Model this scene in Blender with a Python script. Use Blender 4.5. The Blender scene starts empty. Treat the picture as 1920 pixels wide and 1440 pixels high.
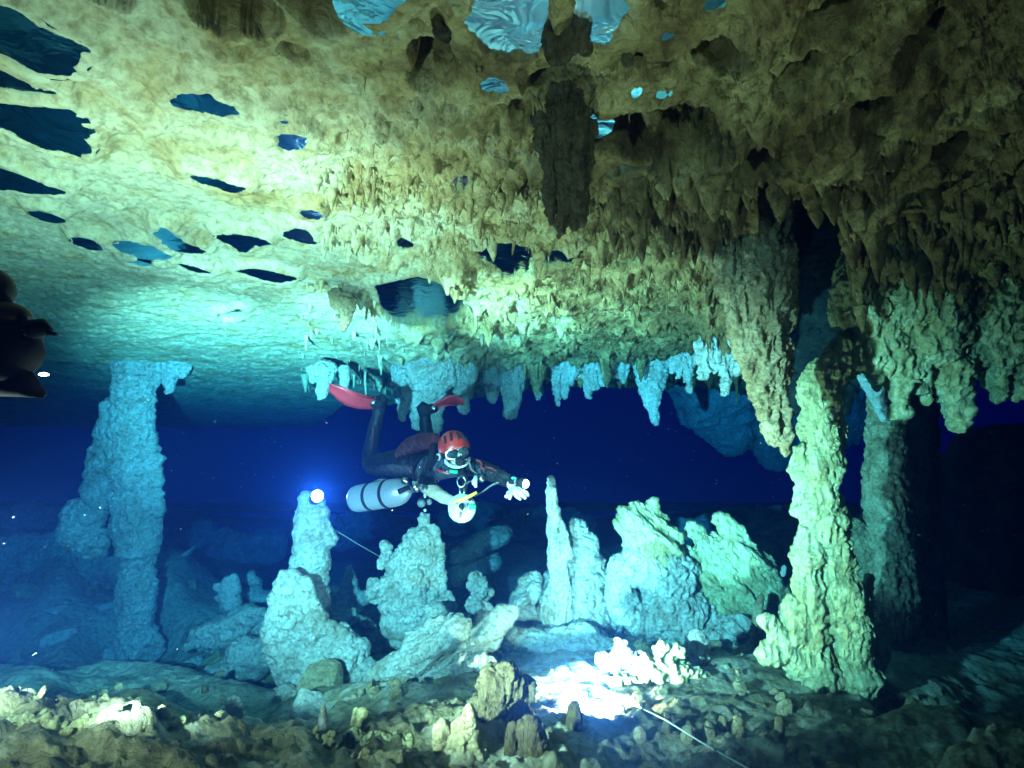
import bpy, bmesh, math, random
import numpy as np
from mathutils import Vector, Matrix, Quaternion

S = bpy.context.scene
COL = S.collection
RNG = np.random.RandomState(7)
random.seed(7)

# ------------------------------------------------------------------ camera
F = 960.0                                   # focal length in photo pixels (1920 wide)
PITCH = math.radians(6.54)
CAM = np.array([0.0, 0.0, 1.3])
cam_d = bpy.data.cameras.new('camera')
cam_d.sensor_width = 36.0
cam_d.lens = 36.0 * F / 1920.0
cam_d.clip_start = 0.02
cam_d.clip_end = 200.0
cam = bpy.data.objects.new('camera', cam_d)
cam.location = CAM.tolist()
cam.rotation_euler = (math.radians(90) + PITCH, 0, 0)
COL.objects.link(cam)
S.camera = cam

# ------------------------------------------------------------------ deep water beyond the cave
w = bpy.data.worlds.new('World'); S.world = w; w.use_nodes = True
bg = w.node_tree.nodes['Background']
bg.inputs['Color'].default_value = (0.0006, 0.004, 0.30, 1)
bg.inputs['Strength'].default_value = 0.55
S.view_settings.view_transform = 'Standard'
S.view_settings.look = 'None'
S.view_settings.exposure = 0.0
S.view_settings.gamma = 1.0
S.view_settings.use_curve_mapping = False
S.cycles.max_bounces = 6
S.cycles.volume_bounces = 1
S.cycles.diffuse_bounces = 3
S.cycles.glossy_bounces = 3
S.cycles.transparent_max_bounces = 6
S.cycles.sample_clamp_indirect = 4.0
S.cycles.use_denoising = True

def P(px, py, D):
    """a point D metres in front of the camera on the line of sight through photo pixel px, py"""
    u = (px - 960) / F; v = (720 - py) / F
    c, s = math.cos(PITCH), math.sin(PITCH)
    return Vector((CAM[0] + u * D, CAM[1] + (c - v * s) * D, CAM[2] + (s + v * c) * D))

def lamp(name, kind, loc, power, color, target=None, angle=120, blend=1.0, size=0.05):
    d = bpy.data.lights.new(name, kind); d.energy = power; d.color = color
    d.shadow_soft_size = size
    if kind == 'SPOT':
        d.spot_size = math.radians(angle); d.spot_blend = blend
    o = bpy.data.objects.new(name, d); o.location = loc
    if target is not None:
        o.rotation_euler = (Vector(target) - Vector(loc)).to_track_quat('-Z', 'Y').to_euler()
    COL.objects.link(o)
    return o

WARM = (0.87, 0.92, 0.68)
COOL = (0.8, 0.9, 1.0)
# unseen video lights of the photographer, with extra spots added to brighten separate areas
KEY = (-1.22, 0.80, 0.93)
lamp('key_and_fill_light', 'SPOT', KEY, 520, WARM, P(760, 620, 5), 118, 1.0, 0.03)
lamp('key_and_fill_light', 'SPOT', (-1.24, 0.84, 0.96), 4000, WARM, P(330, 1000, 6.5), 50, 1.0, 0.03)
lamp('key_and_fill_light', 'SPOT', (-1.20, 0.78, 0.90), 6800, WARM, P(1290, 880, 4.3), 60, 1.0, 0.03)
lamp('key_and_fill_light', 'SPOT', (-1.26, 0.82, 0.92), 11000, WARM, P(500, 690, 9), 36, 1.0, 0.03)  # added beam to brighten the far roof
lamp('key_and_fill_light', 'SPOT', (-1.23, 0.83, 0.99), 7000, WARM, P(760, 640, 7), 27, 1.0, 0.03)
lamp('key_and_fill_light', 'SPOT', (-1.24, 0.82, 0.97), 6500, WARM, P(1130, 600, 6), 27, 1.0, 0.03)
lamp('key_and_fill_light', 'SPOT', (-1.22, 0.82, 1.00), 330, WARM, P(800, 470, 3), 56, 1.0, 0.03)
lamp('key_and_fill_light', 'SPOT', (-1.25, 0.82, 0.98), 1300, WARM, P(520, 575, 4), 30, 1.0, 0.03)
lamp('key_and_fill_light', 'SPOT', (-1.22, 0.81, 0.94), 3600, WARM, P(720, 1090, 4.6), 38, 1.0, 0.03)  # added to brighten the lamp stalagmite and the broad cone
lamp('key_and_fill_light', 'SPOT', (-1.21, 0.83, 0.97), 3600, WARM, P(1345, 790, 10), 12, 1.0, 0.03)  # added narrow beam for the far blue wall
lamp('key_and_fill_light', 'POINT', (-1.25, 0.80, 0.86), 60, WARM, size=0.04)  # added weak spill for the bottom left rocks
lamp('camera_fill', 'SPOT', (0.55, -0.30, 1.6), 75, WARM, P(1000, 760, 4), 84, 1.0, 0.04)  # weak unseen fill added for the front faces
# dive lamp laid behind the near ridge
lamp('ridge_lamp', 'POINT', P(1085, 1325, 2.65), 560, (1.0, .85, .5), size=0.05)
lamp('ridge_lamp_beam', 'SPOT', P(1070, 1330, 2.5), 850, (.7, .95, .85), P(1260, 1080, 4.4), 90, 1.0, 0.03)
# lamp set on the tip of the tall stalagmite, shining back towards the camera
lamp('stalagmite_lamp', 'SPOT', P(595, 926, 4.30), 95, COOL, (-0.3, 0, 1.3), 150, 1.0, 0.03)
# torch in the diver's left hand
lamp('hand_torch', 'SPOT', P(991, 907, 3.43), 260, COOL, P(1700, 960, 4.3), 40, 0.6, 0.02)

# ------------------------------------------------------------------ noise (numpy)
_perm = np.random.RandomState(3).permutation(4096).astype(np.int64)
_g = np.random.RandomState(4).normal(size=(4096, 3)); _g /= np.linalg.norm(_g, axis=1)[:, None]
_rv = np.random.RandomState(5).rand(4096, 3)

def _hash(i, j, k):
    return _perm[(_perm[(_perm[i & 4095] + j) & 4095] + k) & 4095]

def gn(p):
    """gradient noise, about -0.7..0.7"""
    i = np.floor(p).astype(np.int64); f = p - i
    u = f * f * f * (f * (f * 6 - 15) + 10)
    out = np.zeros(len(p))
    for dx in (0, 1):
        wx = u[:, 0] if dx else 1 - u[:, 0]
        for dy in (0, 1):
            wy = u[:, 1] if dy else 1 - u[:, 1]
            for dz in (0, 1):
                wz = u[:, 2] if dz else 1 - u[:, 2]
                g = _g[_hash(i[:, 0] + dx, i[:, 1] + dy, i[:, 2] + dz)]
                out += wx * wy * wz * ((f[:, 0] - dx) * g[:, 0] + (f[:, 1] - dy) * g[:, 1] + (f[:, 2] - dz) * g[:, 2])
    return out

def fbm(p, octv=4, gain=0.5, ridged=False):
    a = 1.0; t = np.zeros(len(p)); n = 0
    for o in range(octv):
        v = gn(p * (2.03 ** o) + 17.3 * o)
        t += a * (1 - 2.6 * np.abs(v) if ridged else v * 1.5); n += a; a *= gain
    return t / n

def worley(p, jitter=1.0):
    """distance to the nearest of random sites (3D)"""
    i = np.floor(p).astype(np.int64); best = np.full(len(p), 9.0)
    for dx in (-1, 0, 1):
        for dy in (-1, 0, 1):
            for dz in (-1, 0, 1):
                c = i + (dx, dy, dz)
                s = c + 0.5 + jitter * (_rv[_hash(c[:, 0], c[:, 1], c[:, 2])] - 0.5)
                best = np.minimum(best, ((p - s) ** 2).sum(1))
    return np.sqrt(best)

def worley2(x, y):
    i = np.floor(x).astype(np.int64); j = np.floor(y).astype(np.int64)
    best = np.full(len(x), 9.0); hb = np.zeros(len(x))
    for dx in (-1, 0, 1):
        for dy in (-1, 0, 1):
            h = _hash(i + dx, j + dy, i * 0 + 5); r = _rv[h]
            d = (x - i - dx - r[:, 0]) ** 2 + (y - j - dy - r[:, 1]) ** 2
            m = d < best; best = np.where(m, d, best); hb = np.where(m, r[:, 2], hb)
    return np.sqrt(best), hb

def sst(a, b, x):
    t = np.clip((x - a) / (b - a), 0, 1); return t * t * (3 - 2 * t)

def C3(x, y, z=0.0):
    return np.stack([x, y, np.zeros_like(x) + z], 1)

# ------------------------------------------------------------------ materials
MATS = {}
def nodes(name):
    m = bpy.data.materials.new(name); m.use_nodes = True
    nt = m.node_tree; return m, nt, nt.nodes, nt.links, nt.nodes['Principled BSDF']

def rock(name, light=(.62, .56, .42), mid=(.46, .38, .24), dark=(.20, .145, .075), stain=0.5,
         scale=3.0, bump=1.0, aniso=(1, 1, 1), grad=None, crack=14.0, rough=0.85, bmask=None):
    if name in MATS: return MATS[name]
    m, nt, N, L, b = nodes(name)
    tc = N.new('ShaderNodeTexCoord'); geo = N.new('ShaderNodeNewGeometry')
    mp = N.new('ShaderNodeMapping'); mp.inputs['Scale'].default_value = aniso
    L.new(geo.outputs['Position'], mp.inputs['Vector'])
    def noise(sc, det=6, rg=.6, dist=0.0, vec=mp.outputs['Vector']):
        n = N.new('ShaderNodeTexNoise'); n.inputs['Scale'].default_value = sc
        n.inputs['Detail'].default_value = det; n.inputs['Roughness'].default_value = rg
        n.inputs['Distortion'].default_value = dist
        L.new(vec, n.inputs['Vector']); return n
    n1 = noise(scale, 7, .62, .6)
    cr = N.new('ShaderNodeValToRGB'); e = cr.color_ramp.elements
    e[0].position = .5 - .17 * (1 - stain) - .12; e[0].color = (*dark, 1)
    e[1].position = .66 + .1 * (stain - .5); e[1].color = (*light, 1)
    x = e.new(.46 + .12 * (stain - .5)); x.color = (*mid, 1)
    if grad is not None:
        # tone shifts along a world axis (on the roof: browner rock plus painted shade)
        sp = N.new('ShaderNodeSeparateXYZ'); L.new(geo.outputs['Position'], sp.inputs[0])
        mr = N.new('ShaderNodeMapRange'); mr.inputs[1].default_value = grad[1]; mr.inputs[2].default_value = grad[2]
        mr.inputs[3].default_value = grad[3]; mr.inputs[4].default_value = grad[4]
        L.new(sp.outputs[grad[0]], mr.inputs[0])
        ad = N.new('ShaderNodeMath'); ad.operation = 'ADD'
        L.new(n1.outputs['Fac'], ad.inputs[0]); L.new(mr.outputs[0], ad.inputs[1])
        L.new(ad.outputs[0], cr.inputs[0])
    else:
        L.new(n1.outputs['Fac'], cr.inputs[0])
    # small specks
    n2 = noise(scale * 9, 5, .7)
    mx = N.new('ShaderNodeMix'); mx.data_type = 'RGBA'; mx.blend_type = 'MULTIPLY'; mx.inputs[0].default_value = .75
    r2 = N.new('ShaderNodeValToRGB'); r2.color_ramp.elements[0].position = .34; r2.color_ramp.elements[1].position = .56
    r2.color_ramp.elements[0].color = (.45, .38, .28, 1); r2.color_ramp.elements[1].color = (1, 1, 1, 1)
    L.new(n2.outputs['Fac'], r2.inputs[0]); L.new(cr.outputs[0], mx.inputs[6]); L.new(r2.outputs[0], mx.inputs[7])
    L.new(mx.outputs[2], b.inputs['Base Color'])
    b.inputs['Roughness'].default_value = rough
    b.inputs['Specular IOR Level'].default_value = 0.15
    # relief
    n3 = noise(scale * 5, 8, .68, .3)
    v = N.new('ShaderNodeTexVoronoi'); v.inputs['Scale'].default_value = crack
    vd = N.new('ShaderNodeVectorMath'); vd.operation = 'MULTIPLY_ADD'
    n4 = noise(crack * .6, 3, .5)
    L.new(n4.outputs['Color'], vd.inputs[0]); vd.inputs[1].default_value = (.12, .12, .12)
    L.new(mp.outputs['Vector'], vd.inputs[2]); L.new(vd.outputs[0], v.inputs['Vector'])
    b1 = N.new('ShaderNodeBump'); b1.inputs['Distance'].default_value = 0.045 * bump; b1.inputs['Strength'].default_value = 1
    L.new(n3.outputs['Fac'], b1.inputs['Height'])
    b2 = N.new('ShaderNodeBump'); b2.inputs['Distance'].default_value = 0.022 * bump; b2.inputs['Strength'].default_value = .8
    b2.invert = True
    L.new(v.outputs['Distance'], b2.inputs['Height']); L.new(b1.outputs[0], b2.inputs['Normal'])
    if bmask:
        sp2 = N.new('ShaderNodeSeparateXYZ'); L.new(geo.outputs['Position'], sp2.inputs[0])
        mr2 = N.new('ShaderNodeMapRange')
        for i_, v_ in zip((1, 2, 3, 4), bmask): mr2.inputs[i_].default_value = v_
        L.new(sp2.outputs['X'], mr2.inputs[0]); L.new(mr2.outputs[0], b1.inputs['Strength']); L.new(mr2.outputs[0], b2.inputs['Strength'])
    L.new(b2.outputs[0], b.inputs['Normal'])
    MATS[name] = m; return m

def plain(name, col, rough=.5, metal=0, spec=.5, emit=None, estr=0, bump=0.0, bscale=60, vary=.25):
    if name in MATS: return MATS[name]
    m, nt, N, L, b = nodes(name)
    geo = N.new('ShaderNodeTexCoord')
    n = N.new('ShaderNodeTexNoise'); n.inputs['Scale'].default_value = bscale; n.inputs['Detail'].default_value = 4
    L.new(geo.outputs['Object'], n.inputs['Vector'])
    r = N.new('ShaderNodeValToRGB'); r.color_ramp.elements[0].position = .3; r.color_ramp.elements[1].position = .7
    r.color_ramp.elements[0].color = (*[c * (1 - vary) for c in col], 1); r.color_ramp.elements[1].color = (*col, 1)
    L.new(n.outputs['Fac'], r.inputs[0]); L.new(r.outputs[0], b.inputs['Base Color'])
    b.inputs['Roughness'].default_value = rough; b.inputs['Metallic'].default_value = metal
    b.inputs['Specular IOR Level'].default_value = spec
    if bump:
        bp = N.new('ShaderNodeBump'); bp.inputs['Distance'].default_value = bump
        L.new(n.outputs['Fac'], bp.inputs['Height']); L.new(bp.outputs[0], b.inputs['Normal'])
    if emit:
        b.inputs['Emission Color'].default_value = (*emit, 1); b.inputs['Emission Strength'].default_value = estr
    MATS[name] = m; return m

# ------------------------------------------------------------------ object helpers
def mesh_np(name, V, faces, mat, smooth=True):
    me = bpy.data.meshes.new(name)
    faces = np.asarray(faces)
    V = np.asarray(V, dtype=np.float32)
    k = faces.shape[1]
    me.vertices.add(len(V)); me.vertices.foreach_set('co', V.ravel())
    me.loops.add(faces.size); me.loops.foreach_set('vertex_index', faces.ravel().astype(np.int32))
    me.polygons.add(len(faces)); me.polygons.foreach_set('loop_start', np.arange(0, faces.size, k, dtype=np.int32))
    me.polygons.foreach_set('use_smooth', np.full(len(faces), smooth))
    me.update(calc_edges=True); me.validate()
    if mat: me.materials.append(mat)
    return me

def put(name, me, label=None, cat=None, group=None, kind=None, parent=None, loc=None):
    o = bpy.data.objects.new(name, me); COL.objects.link(o)
    if label: o['label'] = label
    if cat: o['category'] = cat
    if group: o['group'] = group
    if kind: o['kind'] = kind
    if parent: o.parent = parent
    if loc is not None: o.location = loc
    return o

def empty(name, loc, label, cat, group=None):
    return put(name, None, label, cat, group, loc=loc)

def tube_bm(bm, pts, radii, seg=12, flat=1.0, depth_dir=(0, 1, 0), cap=True):
    """swept tube; radius * flat along depth_dir"""
    pts = [Vector(p) for p in pts]; dd = Vector(depth_dir).normalized()
    rings = []
    n = len(pts)
    for i in range(n):
        t = (pts[min(i + 1, n - 1)] - pts[max(i - 1, 0)]).normalized()
        d = dd - t * dd.dot(t)
        if d.length < 1e-4: d = Vector((1, 0, 0)) - t * t.x
        d.normalize(); s = t.cross(d).normalized()
        rings.append([bm.verts.new(pts[i] + (s * math.cos(a) + d * math.sin(a) * flat) * radii[i])
                      for a in (2 * math.pi * k / seg for k in range(seg))])
    for a, b in zip(rings, rings[1:]):
        for k in range(seg):
            bm.faces.new((a[k], a[(k + 1) % seg], b[(k + 1) % seg], b[k]))
    if cap:
        bm.faces.new(rings[0][::-1]); bm.faces.new(rings[-1])
    return rings

def remesh_np(bm, voxel):
    me = bpy.data.meshes.new('tmp'); bmesh.ops.recalc_face_normals(bm, faces=bm.faces); bm.to_mesh(me); bm.free()
    o = bpy.data.objects.new('tmp', me); COL.objects.link(o)
    md = o.modifiers.new('r', 'REMESH'); md.mode = 'VOXEL'; md.voxel_size = voxel; md.use_smooth_shade = True
    dg = bpy.context.evaluated_depsgraph_get(); ev = o.evaluated_get(dg); m2 = ev.to_mesh()
    n = len(m2.vertices); V = np.empty(n * 3, np.float32); m2.vertices.foreach_get('co', V); V = V.reshape(-1, 3).astype(float)
    Nn = np.empty(n * 3, np.float32); m2.vertices.foreach_get('normal', Nn); Nn = Nn.reshape(-1, 3).astype(float)
    q = np.array([tuple(p.vertices) for p in m2.polygons if len(p.vertices) == 4])
    ev.to_mesh_clear(); bpy.data.objects.remove(o); bpy.data.meshes.remove(me)
    return V, Nn, q

def rot_to(axis):
    """matrix whose rows are a frame with last row along axis"""
    a = np.array(axis, float); a /= np.linalg.norm(a)
    h = np.array([0, 1, 0.]) if abs(a[1]) < .9 else np.array([1, 0, 0.])
    s = np.cross(a, h); s /= np.linalg.norm(s); t = np.cross(a, s)
    return np.stack([s, t, a])

def displace(V, Nn, size, lump=.16, flute=0.0, pop=0.0, strata=0.0, fine=.05, axis=(0, 0, 1), popf=14.0, seed=0.0):
    """move surface points along their normals; amounts are fractions of `size` (metres)"""
    R = rot_to(axis); Q = V @ R.T + seed * 7.7
    d = np.zeros(len(V))
    f = 1.0 / size
    d += .13 * size * (fbm((V + .05 * size * gn(V * f)[:, None]) * f * 3.1 + 3 + seed, 4, .6, True) - .3)
    d += lump * size * fbm(V * f * 1.3 + seed, 4, .55)
    if flute:
        q = V * np.array([19, 19, 3.6]) + seed; d += flute * .22 * (fbm(q, 3, .55, ridged=True) - .3)
    if strata:
        wq = Q[:, 2] + .05 * gn(V * 3.1); q = np.stack([Q[:, 0] * 2.5, Q[:, 1] * 2.5, wq * 11], 1)
        t = gn(q) * 1.3 + .5; t = np.floor(t * 4) / 4 + np.clip((t * 4) % 1 * 1.6 - .3, 0, 1) / 4      # broken edges of layers
        d += strata * .30 * (t - .5) + strata * .10 * fbm(np.stack([Q[:, 0] * 5, Q[:, 1] * 5, wq * 30], 1), 3, .55, True)
    if pop:
        wv = V + 0.02 * np.stack([gn(V * 9 + 3), gn(V * 9 + 31), gn(V * 9 + 77)], 1)
        h = lambda f_: np.sqrt(np.clip(1 - (worley(wv * f_) / .78) ** 2, 0, 1)) - .7
        d += pop * .9 * h(popf) + pop * .5 * h(popf * 2.2)
    d += fine * size * fbm(V * f * 9 + 5 + seed, 4, .6, ridged=True) * .6
    return V + Nn * d[:, None]

def formation(name, strokes, D, mat, label, cat, size=None, flat=.8, vox=1.25, group=None, shrink=.88, **kw):
    """a rock built from swept strokes given as photo pixels (x, y, radius[, depth offset m]) at depth D,
    fused into one solid and roughened"""
    bm = bmesh.new(); rmax = 0
    fw = Vector((0, math.cos(PITCH), math.sin(PITCH)))
    for st in strokes:
        fl = flat; dd0 = 0.0
        if isinstance(st, dict): fl = st.get('flat', flat); dd0 = st.get('d', 0.0); st = st['s']
        pts = []; rad = []
        st = [(q[0], q[1], q[2] * shrink) + tuple(q[3:]) for q in st]
        st = [tuple(q) + (0.0,) * (4 - len(q)) for q in st]
        for (a, b) in zip(st, st[1:]):
            L_ = math.hypot(a[0] - b[0], a[1] - b[1]); k = max(1, int(L_ / max(12, .6 * (a[2] + b[2]) / 2)))
            for j in range(k):
                t = j / k; q = [a[i] * (1 - t) + b[i] * t for i in range(4)]
                dz = D + dd0 + q[3]; pts.append(P(q[0], q[1], dz)); rad.append(q[2] * dz / F)
        q = st[-1]; dz = D + dd0 + q[3]; pts.append(P(q[0], q[1], dz)); rad.append(q[2] * dz / F)
        # rounded ends
        for end in (0, -1):
            r = rad[end]; t = (pts[end] - pts[1 if end == 0 else -2]).normalized()
            if end == 0: pts = [pts[0] + t * r * .55] + pts; rad = [r * .55] + rad
            else: pts = pts + [pts[-1] + t * r * .55]; rad = rad + [r * .55]
        tube_bm(bm, pts, rad, 14, fl, fw); rmax = max(rmax, max(rad))
    V, Nn, q = remesh_np(bm, D / 512 * vox)
    size = size or rmax
    V = displace(V, Nn, size, **kw)
    c = V.mean(0); c[2] = V[:, 2].min()
    me = mesh_np(name, V - c, q, mat)
    return put(name, me, label, cat, group, loc=c.tolist())

# ------------------------------------------------------------------ air pockets (photo outlines, laid on the ceiling)
def on_plane(px, py, z):
    d = P(px, py, 1.0) - Vector(CAM); t = (z - CAM[2]) / d.z
    return (CAM[0] + d.x * t, CAM[1] + d.y * t)
ZC = 2.30          # mean ceiling height
ZP = 2.325         # height of the trapped air films
POCKETS = [
 ([(-60,20),(0,15),(60,50),(110,70),(150,100),(110,135),(50,125),(0,90),(-60,80)], 'large pool-like air pocket highest at the left edge of the ceiling'),
 ([(-60,130),(0,128),(45,160),(105,176),(60,178),(0,165),(-60,160)], 'narrow air pocket between the two large ones at the left edge'),
 ([(-60,185),(0,195),(60,200),(140,215),(155,260),(160,300),(120,285),(60,265),(0,240),(-60,225)], 'ragged large air pocket below the narrow one at the left edge'),
 ([(325,195),(360,183),(385,180),(425,195),(448,218),(420,216),(385,208),(345,203)], 'eye shaped blue air pocket alone on the pale upper left ceiling'),
 ([(518,226),(535,226),(545,237),(530,240)], 'tiny oval air pocket above the star shaped one'),
 ([(515,255),(545,248),(570,255),(573,275),(548,280),(520,275),(530,265)], 'small star shaped blue air pocket'),
 ([(-40,318),(0,320),(45,338),(90,352),(115,362),(70,362),(0,352),(-40,345)], 'long dark air pocket beside the left edge at mid ceiling height'),
 ([(348,330),(400,335),(440,350),(462,356),(440,360),(400,348),(370,342)], 'thin dark air pocket in front of crusty ledge'),
 ([(65,402),(85,402),(110,412),(90,413)], 'small dark slit pocket near the left rig'),
 ([(142,452),(160,450),(188,462),(186,471),(160,465)], 'dark leaf shaped pocket left of the blue pair'),
 ([(222,458),(270,460),(300,472),(320,482),(290,492),(240,478)], 'larger blue pocket of the touching pair'),
 ([(295,435),(310,428),(340,455),(385,468),(360,473),(318,468)], 'blue pocket with pointed tip beside the larger one of the pair'),
 ([(410,445),(455,444),(510,456),(470,460),(455,475),(435,455)], 'black fork shaped air pocket'),
 ([(235,490),(265,488),(292,494),(265,499)], 'small blue pocket right under the pair'),
 ([(330,494),(360,500),(398,512),(370,513)], 'thin dark pocket below the black fork shaped one'),
 ([(445,508),(480,505),(520,514),(555,522),(530,532),(480,522)], 'largest black pocket right of the pale ceiling centre'),
 ([(405,588),(430,583),(450,577),(455,590),(425,595)], 'black pocket lowest on the pale ceiling'),
 ([(560,398),(600,394),(598,408),(575,408)], 'small blue pocket at the edge of the stalactite field'),
 ([(530,440),(570,428),(590,455),(560,450)], 'dark jagged pocket beside the first small stalactites'),
 ([(650,0),(660,-40),(745,-40),(740,10),(715,45),(690,50),(665,35)], 'blue air pocket cut by the top edge of the picture left of centre'),
 ([(880,10),(890,-30),(1030,-30),(1025,60),(1000,110),(960,105),(925,95),(900,75),(880,50)], 'big glittering air pocket at the top centre'),
 ([(1075,-30),(1160,-30),(1165,40),(1135,85),(1100,80),(1080,50)], 'glittering pale blue pocket right of the hanging block at the top'),
 ([(905,170),(920,140),(945,150),(950,165),(925,175)], 'white glinting triangular pocket'),
 ([(1185,175),(1205,163),(1205,185),(1190,190)], 'white glint pocket, left of a pair of glints'),
 ([(1225,175),(1245,165),(1250,182),(1232,186)], 'white glint pocket, right of a pair of glints'),
 ([(1100,210),(1120,212),(1135,235),(1115,248),(1102,240)], 'bright glint pocket beside the dark hanging stalactite'),
 ([(1140,320),(1165,308),(1230,308),(1185,325),(1150,335)], 'long bright glinting pocket right of the dark hanging stalactite'),
 ([(1235,72),(1262,60),(1258,75),(1240,82)], 'slim white glint pocket in the dark upper right ceiling'),
 ([(1322,0),(1335,-5),(1358,0),(1350,14),(1325,20)], 'glint pocket touching the top edge right of centre'),
 ([(845,340),(865,332),(885,335),(895,345),(870,360),(848,358)], 'round blue pocket among brown stalactites'),
 ([(735,450),(760,445),(778,460),(760,470),(738,465)], 'small blue pocket in the stalactite field'),
 ([(900,468),(960,455),(1010,465),(1090,470),(1120,485),(1080,495),(1020,497),(985,515),(955,520),(930,500),(900,485)], 'widest dark blue pocket over the middle of the cave'),
 ([(1120,480),(1180,478),(1260,470),(1255,482),(1180,490),(1125,492)], 'thin dark blue pocket trailing right from the widest one'),
 ([(1005,585),(1060,584),(1075,598),(1040,600)], 'small dark blue slit pocket over the diver'),
 ([(720,535),(770,525),(840,535),(868,565),(850,600),(790,615),(735,600),(715,565)], 'hazy pale blue pocket above the diver'),
]
PK = []
for poly, lab in POCKETS:
    q = np.array([on_plane(x, y, ZP) for x, y in poly])
    for _ in range(1):                      # round the corners
        nx = np.roll(q, -1, 0); q = np.stack([.75 * q + .25 * nx, .25 * q + .75 * nx], 1).reshape(-1, 2)
    c = q.mean(0); rr = np.hypot(*(q - c).T)
    q = c + (q - c) * (1.06 + .34 * fbm(C3(q[:, 0] * 13, q[:, 1] * 13, 7.0), 3))[:, None]
    PK.append((q, lab, poly))

def sdist(X, Y, poly):
    """signed distance to a polygon, negative inside"""
    d = np.full(len(X), 1e9); ins = np.zeros(len(X), bool); n = len(poly)
    for i in range(n):
        ax, ay = poly[i]; bx, by = poly[(i + 1) % n]
        ex, ey = bx - ax, by - ay
        t = np.clip(((X - ax) * ex + (Y - ay) * ey) / (ex * ex + ey * ey + 1e-12), 0, 1)
        d = np.minimum(d, np.hypot(X - ax - ex * t, Y - ay - ey * t))
        c = (ay > Y) != (by > Y)
        with np.errstate(divide='ignore', invalid='ignore'):
            xi = ax + (Y - ay) * ex / (ey if abs(ey) > 1e-12 else 1e-12)
        ins ^= c & (X < xi)
    return np.where(ins, -d, d)

HOLLOWS = [(175,10,55,.6),(400,50,48,.5),(472,62,52,.8),(600,50,70,.16),(810,150,45,.3),(790,190,30,.2),(550,135,28,.1),
           (1150,270,55,.22),(1290,265,60,.16),(1440,270,60,.16),(1210,290,40,.2),(1010,165,35,.12),(980,235,28,.1),(1560,60,60,.14),
           (1650,190,50,.1),(1500,150,50,.12),(1350,110,50,.15),(1740,90,50,.1),(1800,230,50,.1),(730,265,28,.08),(1120,60,40,.2)]
HW = []
for px, py, r, up in HOLLOWS:
    c = on_plane(px, py, ZC); e = on_plane(px + r, py, ZC); HW.append((c[0], c[1], abs(e[0] - c[0]), up))

def ceil_z(X, Y):
    """underside of the cave roof"""
    T = X / np.maximum(Y, .3)
    z = np.full(len(X), ZC)
    wob = fbm(C3(X * .8, Y * .8, 1.0), 3)
    rough = sst(-.36, -.08, T + .22 * wob - .12 * (Y < 1.5) )
    near = 1 - sst(4.5, 9, Y)
    z += .05 * fbm(C3(X * .9, Y * .9, 5.0), 3)
    # smooth part: ripples and pits
    z += (1 - rough) * (.022 * fbm(C3(X * 5, Y * 9, 2.0), 4) + .015 * fbm(C3(X * 16, Y * 22, 8.0), 3, .6, True))
    pit, h = worley2(X * 9 + 3, Y * 13)
    z += (1 - .6 * rough) * .035 * np.clip(1 - pit / .32, 0, 1) * (h > .55)
    # crusty part: bulbs, drips and hollows hanging down
    b1, h1 = worley2(X * 4.2 + .3 * wob, Y * 4.2)
    b2, h2 = worley2(X * 11 + 1.7, Y * 10)
    b3, h3 = worley2(X * 25 + 9.1, Y * 20)
    lump = .13 * np.clip(1 - b1 / .75, 0, 1) ** 1.2 * (.25 + h1) + .085 * np.clip(1 - b2 / .7, 0, 1) ** 1.3 * (.2 + h2 * 1.2) \
        + .045 * np.clip(1 - b3 / .62, 0, 1) ** 1.4 * h3 * 1.5
    lump *= .35 + 1.5 * sst(-.25, .35, fbm(C3(X * 2.1, Y * 1.6, 9.0), 3))
    amp = (rough * (.35 + .65 * sst(1.4, 2.2, Y)) + .15) * (1 - .45 * sst(2.0, 2.7, Y) * (1 - sst(.3, .42, T)))
    z -= amp * lump * (.4 + .6 * near)
    z += rough * .05 * fbm(C3(X * 3.5, Y * 3.5, 3.0), 4, .6)
    z -= .03 * rough * fbm(C3(X * 14, Y * 14, 3.5), 4, .65, True)
    # the right of the roof hangs lower in steps
    z -= .12 * sst(.35, .6, T) * sst(1.0, 1.8, Y) * (1 + wob)
    z += .06
    # open chimney between the drapery and the right shelf
    z += 1.3 * sst(.50, .525, T + .02 * wob) * (1 - sst(.655, .685, T + .02 * wob)) * sst(1.75, 2.5, Y)
    z += .8 * sst(.60, .66, T) * sst(3.6, 4.2, Y)
    for cx, cy, r, up in HW:
        d = np.hypot(X - cx, Y - cy) / r * (1 + .25 * wob)
        z += up * (1 - (sst(.8, 1.05, d) if up > .45 else sst(.55, 1.15, d)))
    for poly, lab, _ in PK:
        lo = poly.min(0) - .12; hi = poly.max(0) + .12
        m = (X > lo[0]) & (X < hi[0]) & (Y > lo[1]) & (Y < hi[1])
        if m.any():
            xm, ym = X[m], Y[m]
            s = sdist(xm, ym, poly) + .034 * fbm(C3(xm * 15, ym * 15, 4.0), 4, .62)
            flatz = ZP - .012 - .02 * sst(0, .06, s)
            k = 1 - sst(.02, .09, s)
            zz = z[m]
            zz = zz * (1 - .75 * k) + flatz * .75 * k
            zz = zz + .10 * (1 - sst(-.018, .006, s))
            zz = np.where(s < -.004, np.maximum(zz, ZP + .02), zz)
            z[m] = zz
    z -= (.055 * (1 - sst(-.2, .12, T)) + .015) * np.clip(Y - 3.6, 0, 9)
    # roof ends far off in an uneven edge and climbs away
    yend = np.interp(T, [-1.2, -.75, -.55, -.40, -.33, -.1, .45, .5, 1.2], [13, 14, 15, 13.5, 9.6, 8.8, 8.6, 9, 9])
    yend = yend + 1.2 * fbm(C3(T * 7, T * 0 + 4, 1), 4)
    z += 4.0 * sst(0, 5.5, Y - yend) + .8 * sst(0, .5, Y - yend)
    return z

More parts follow.
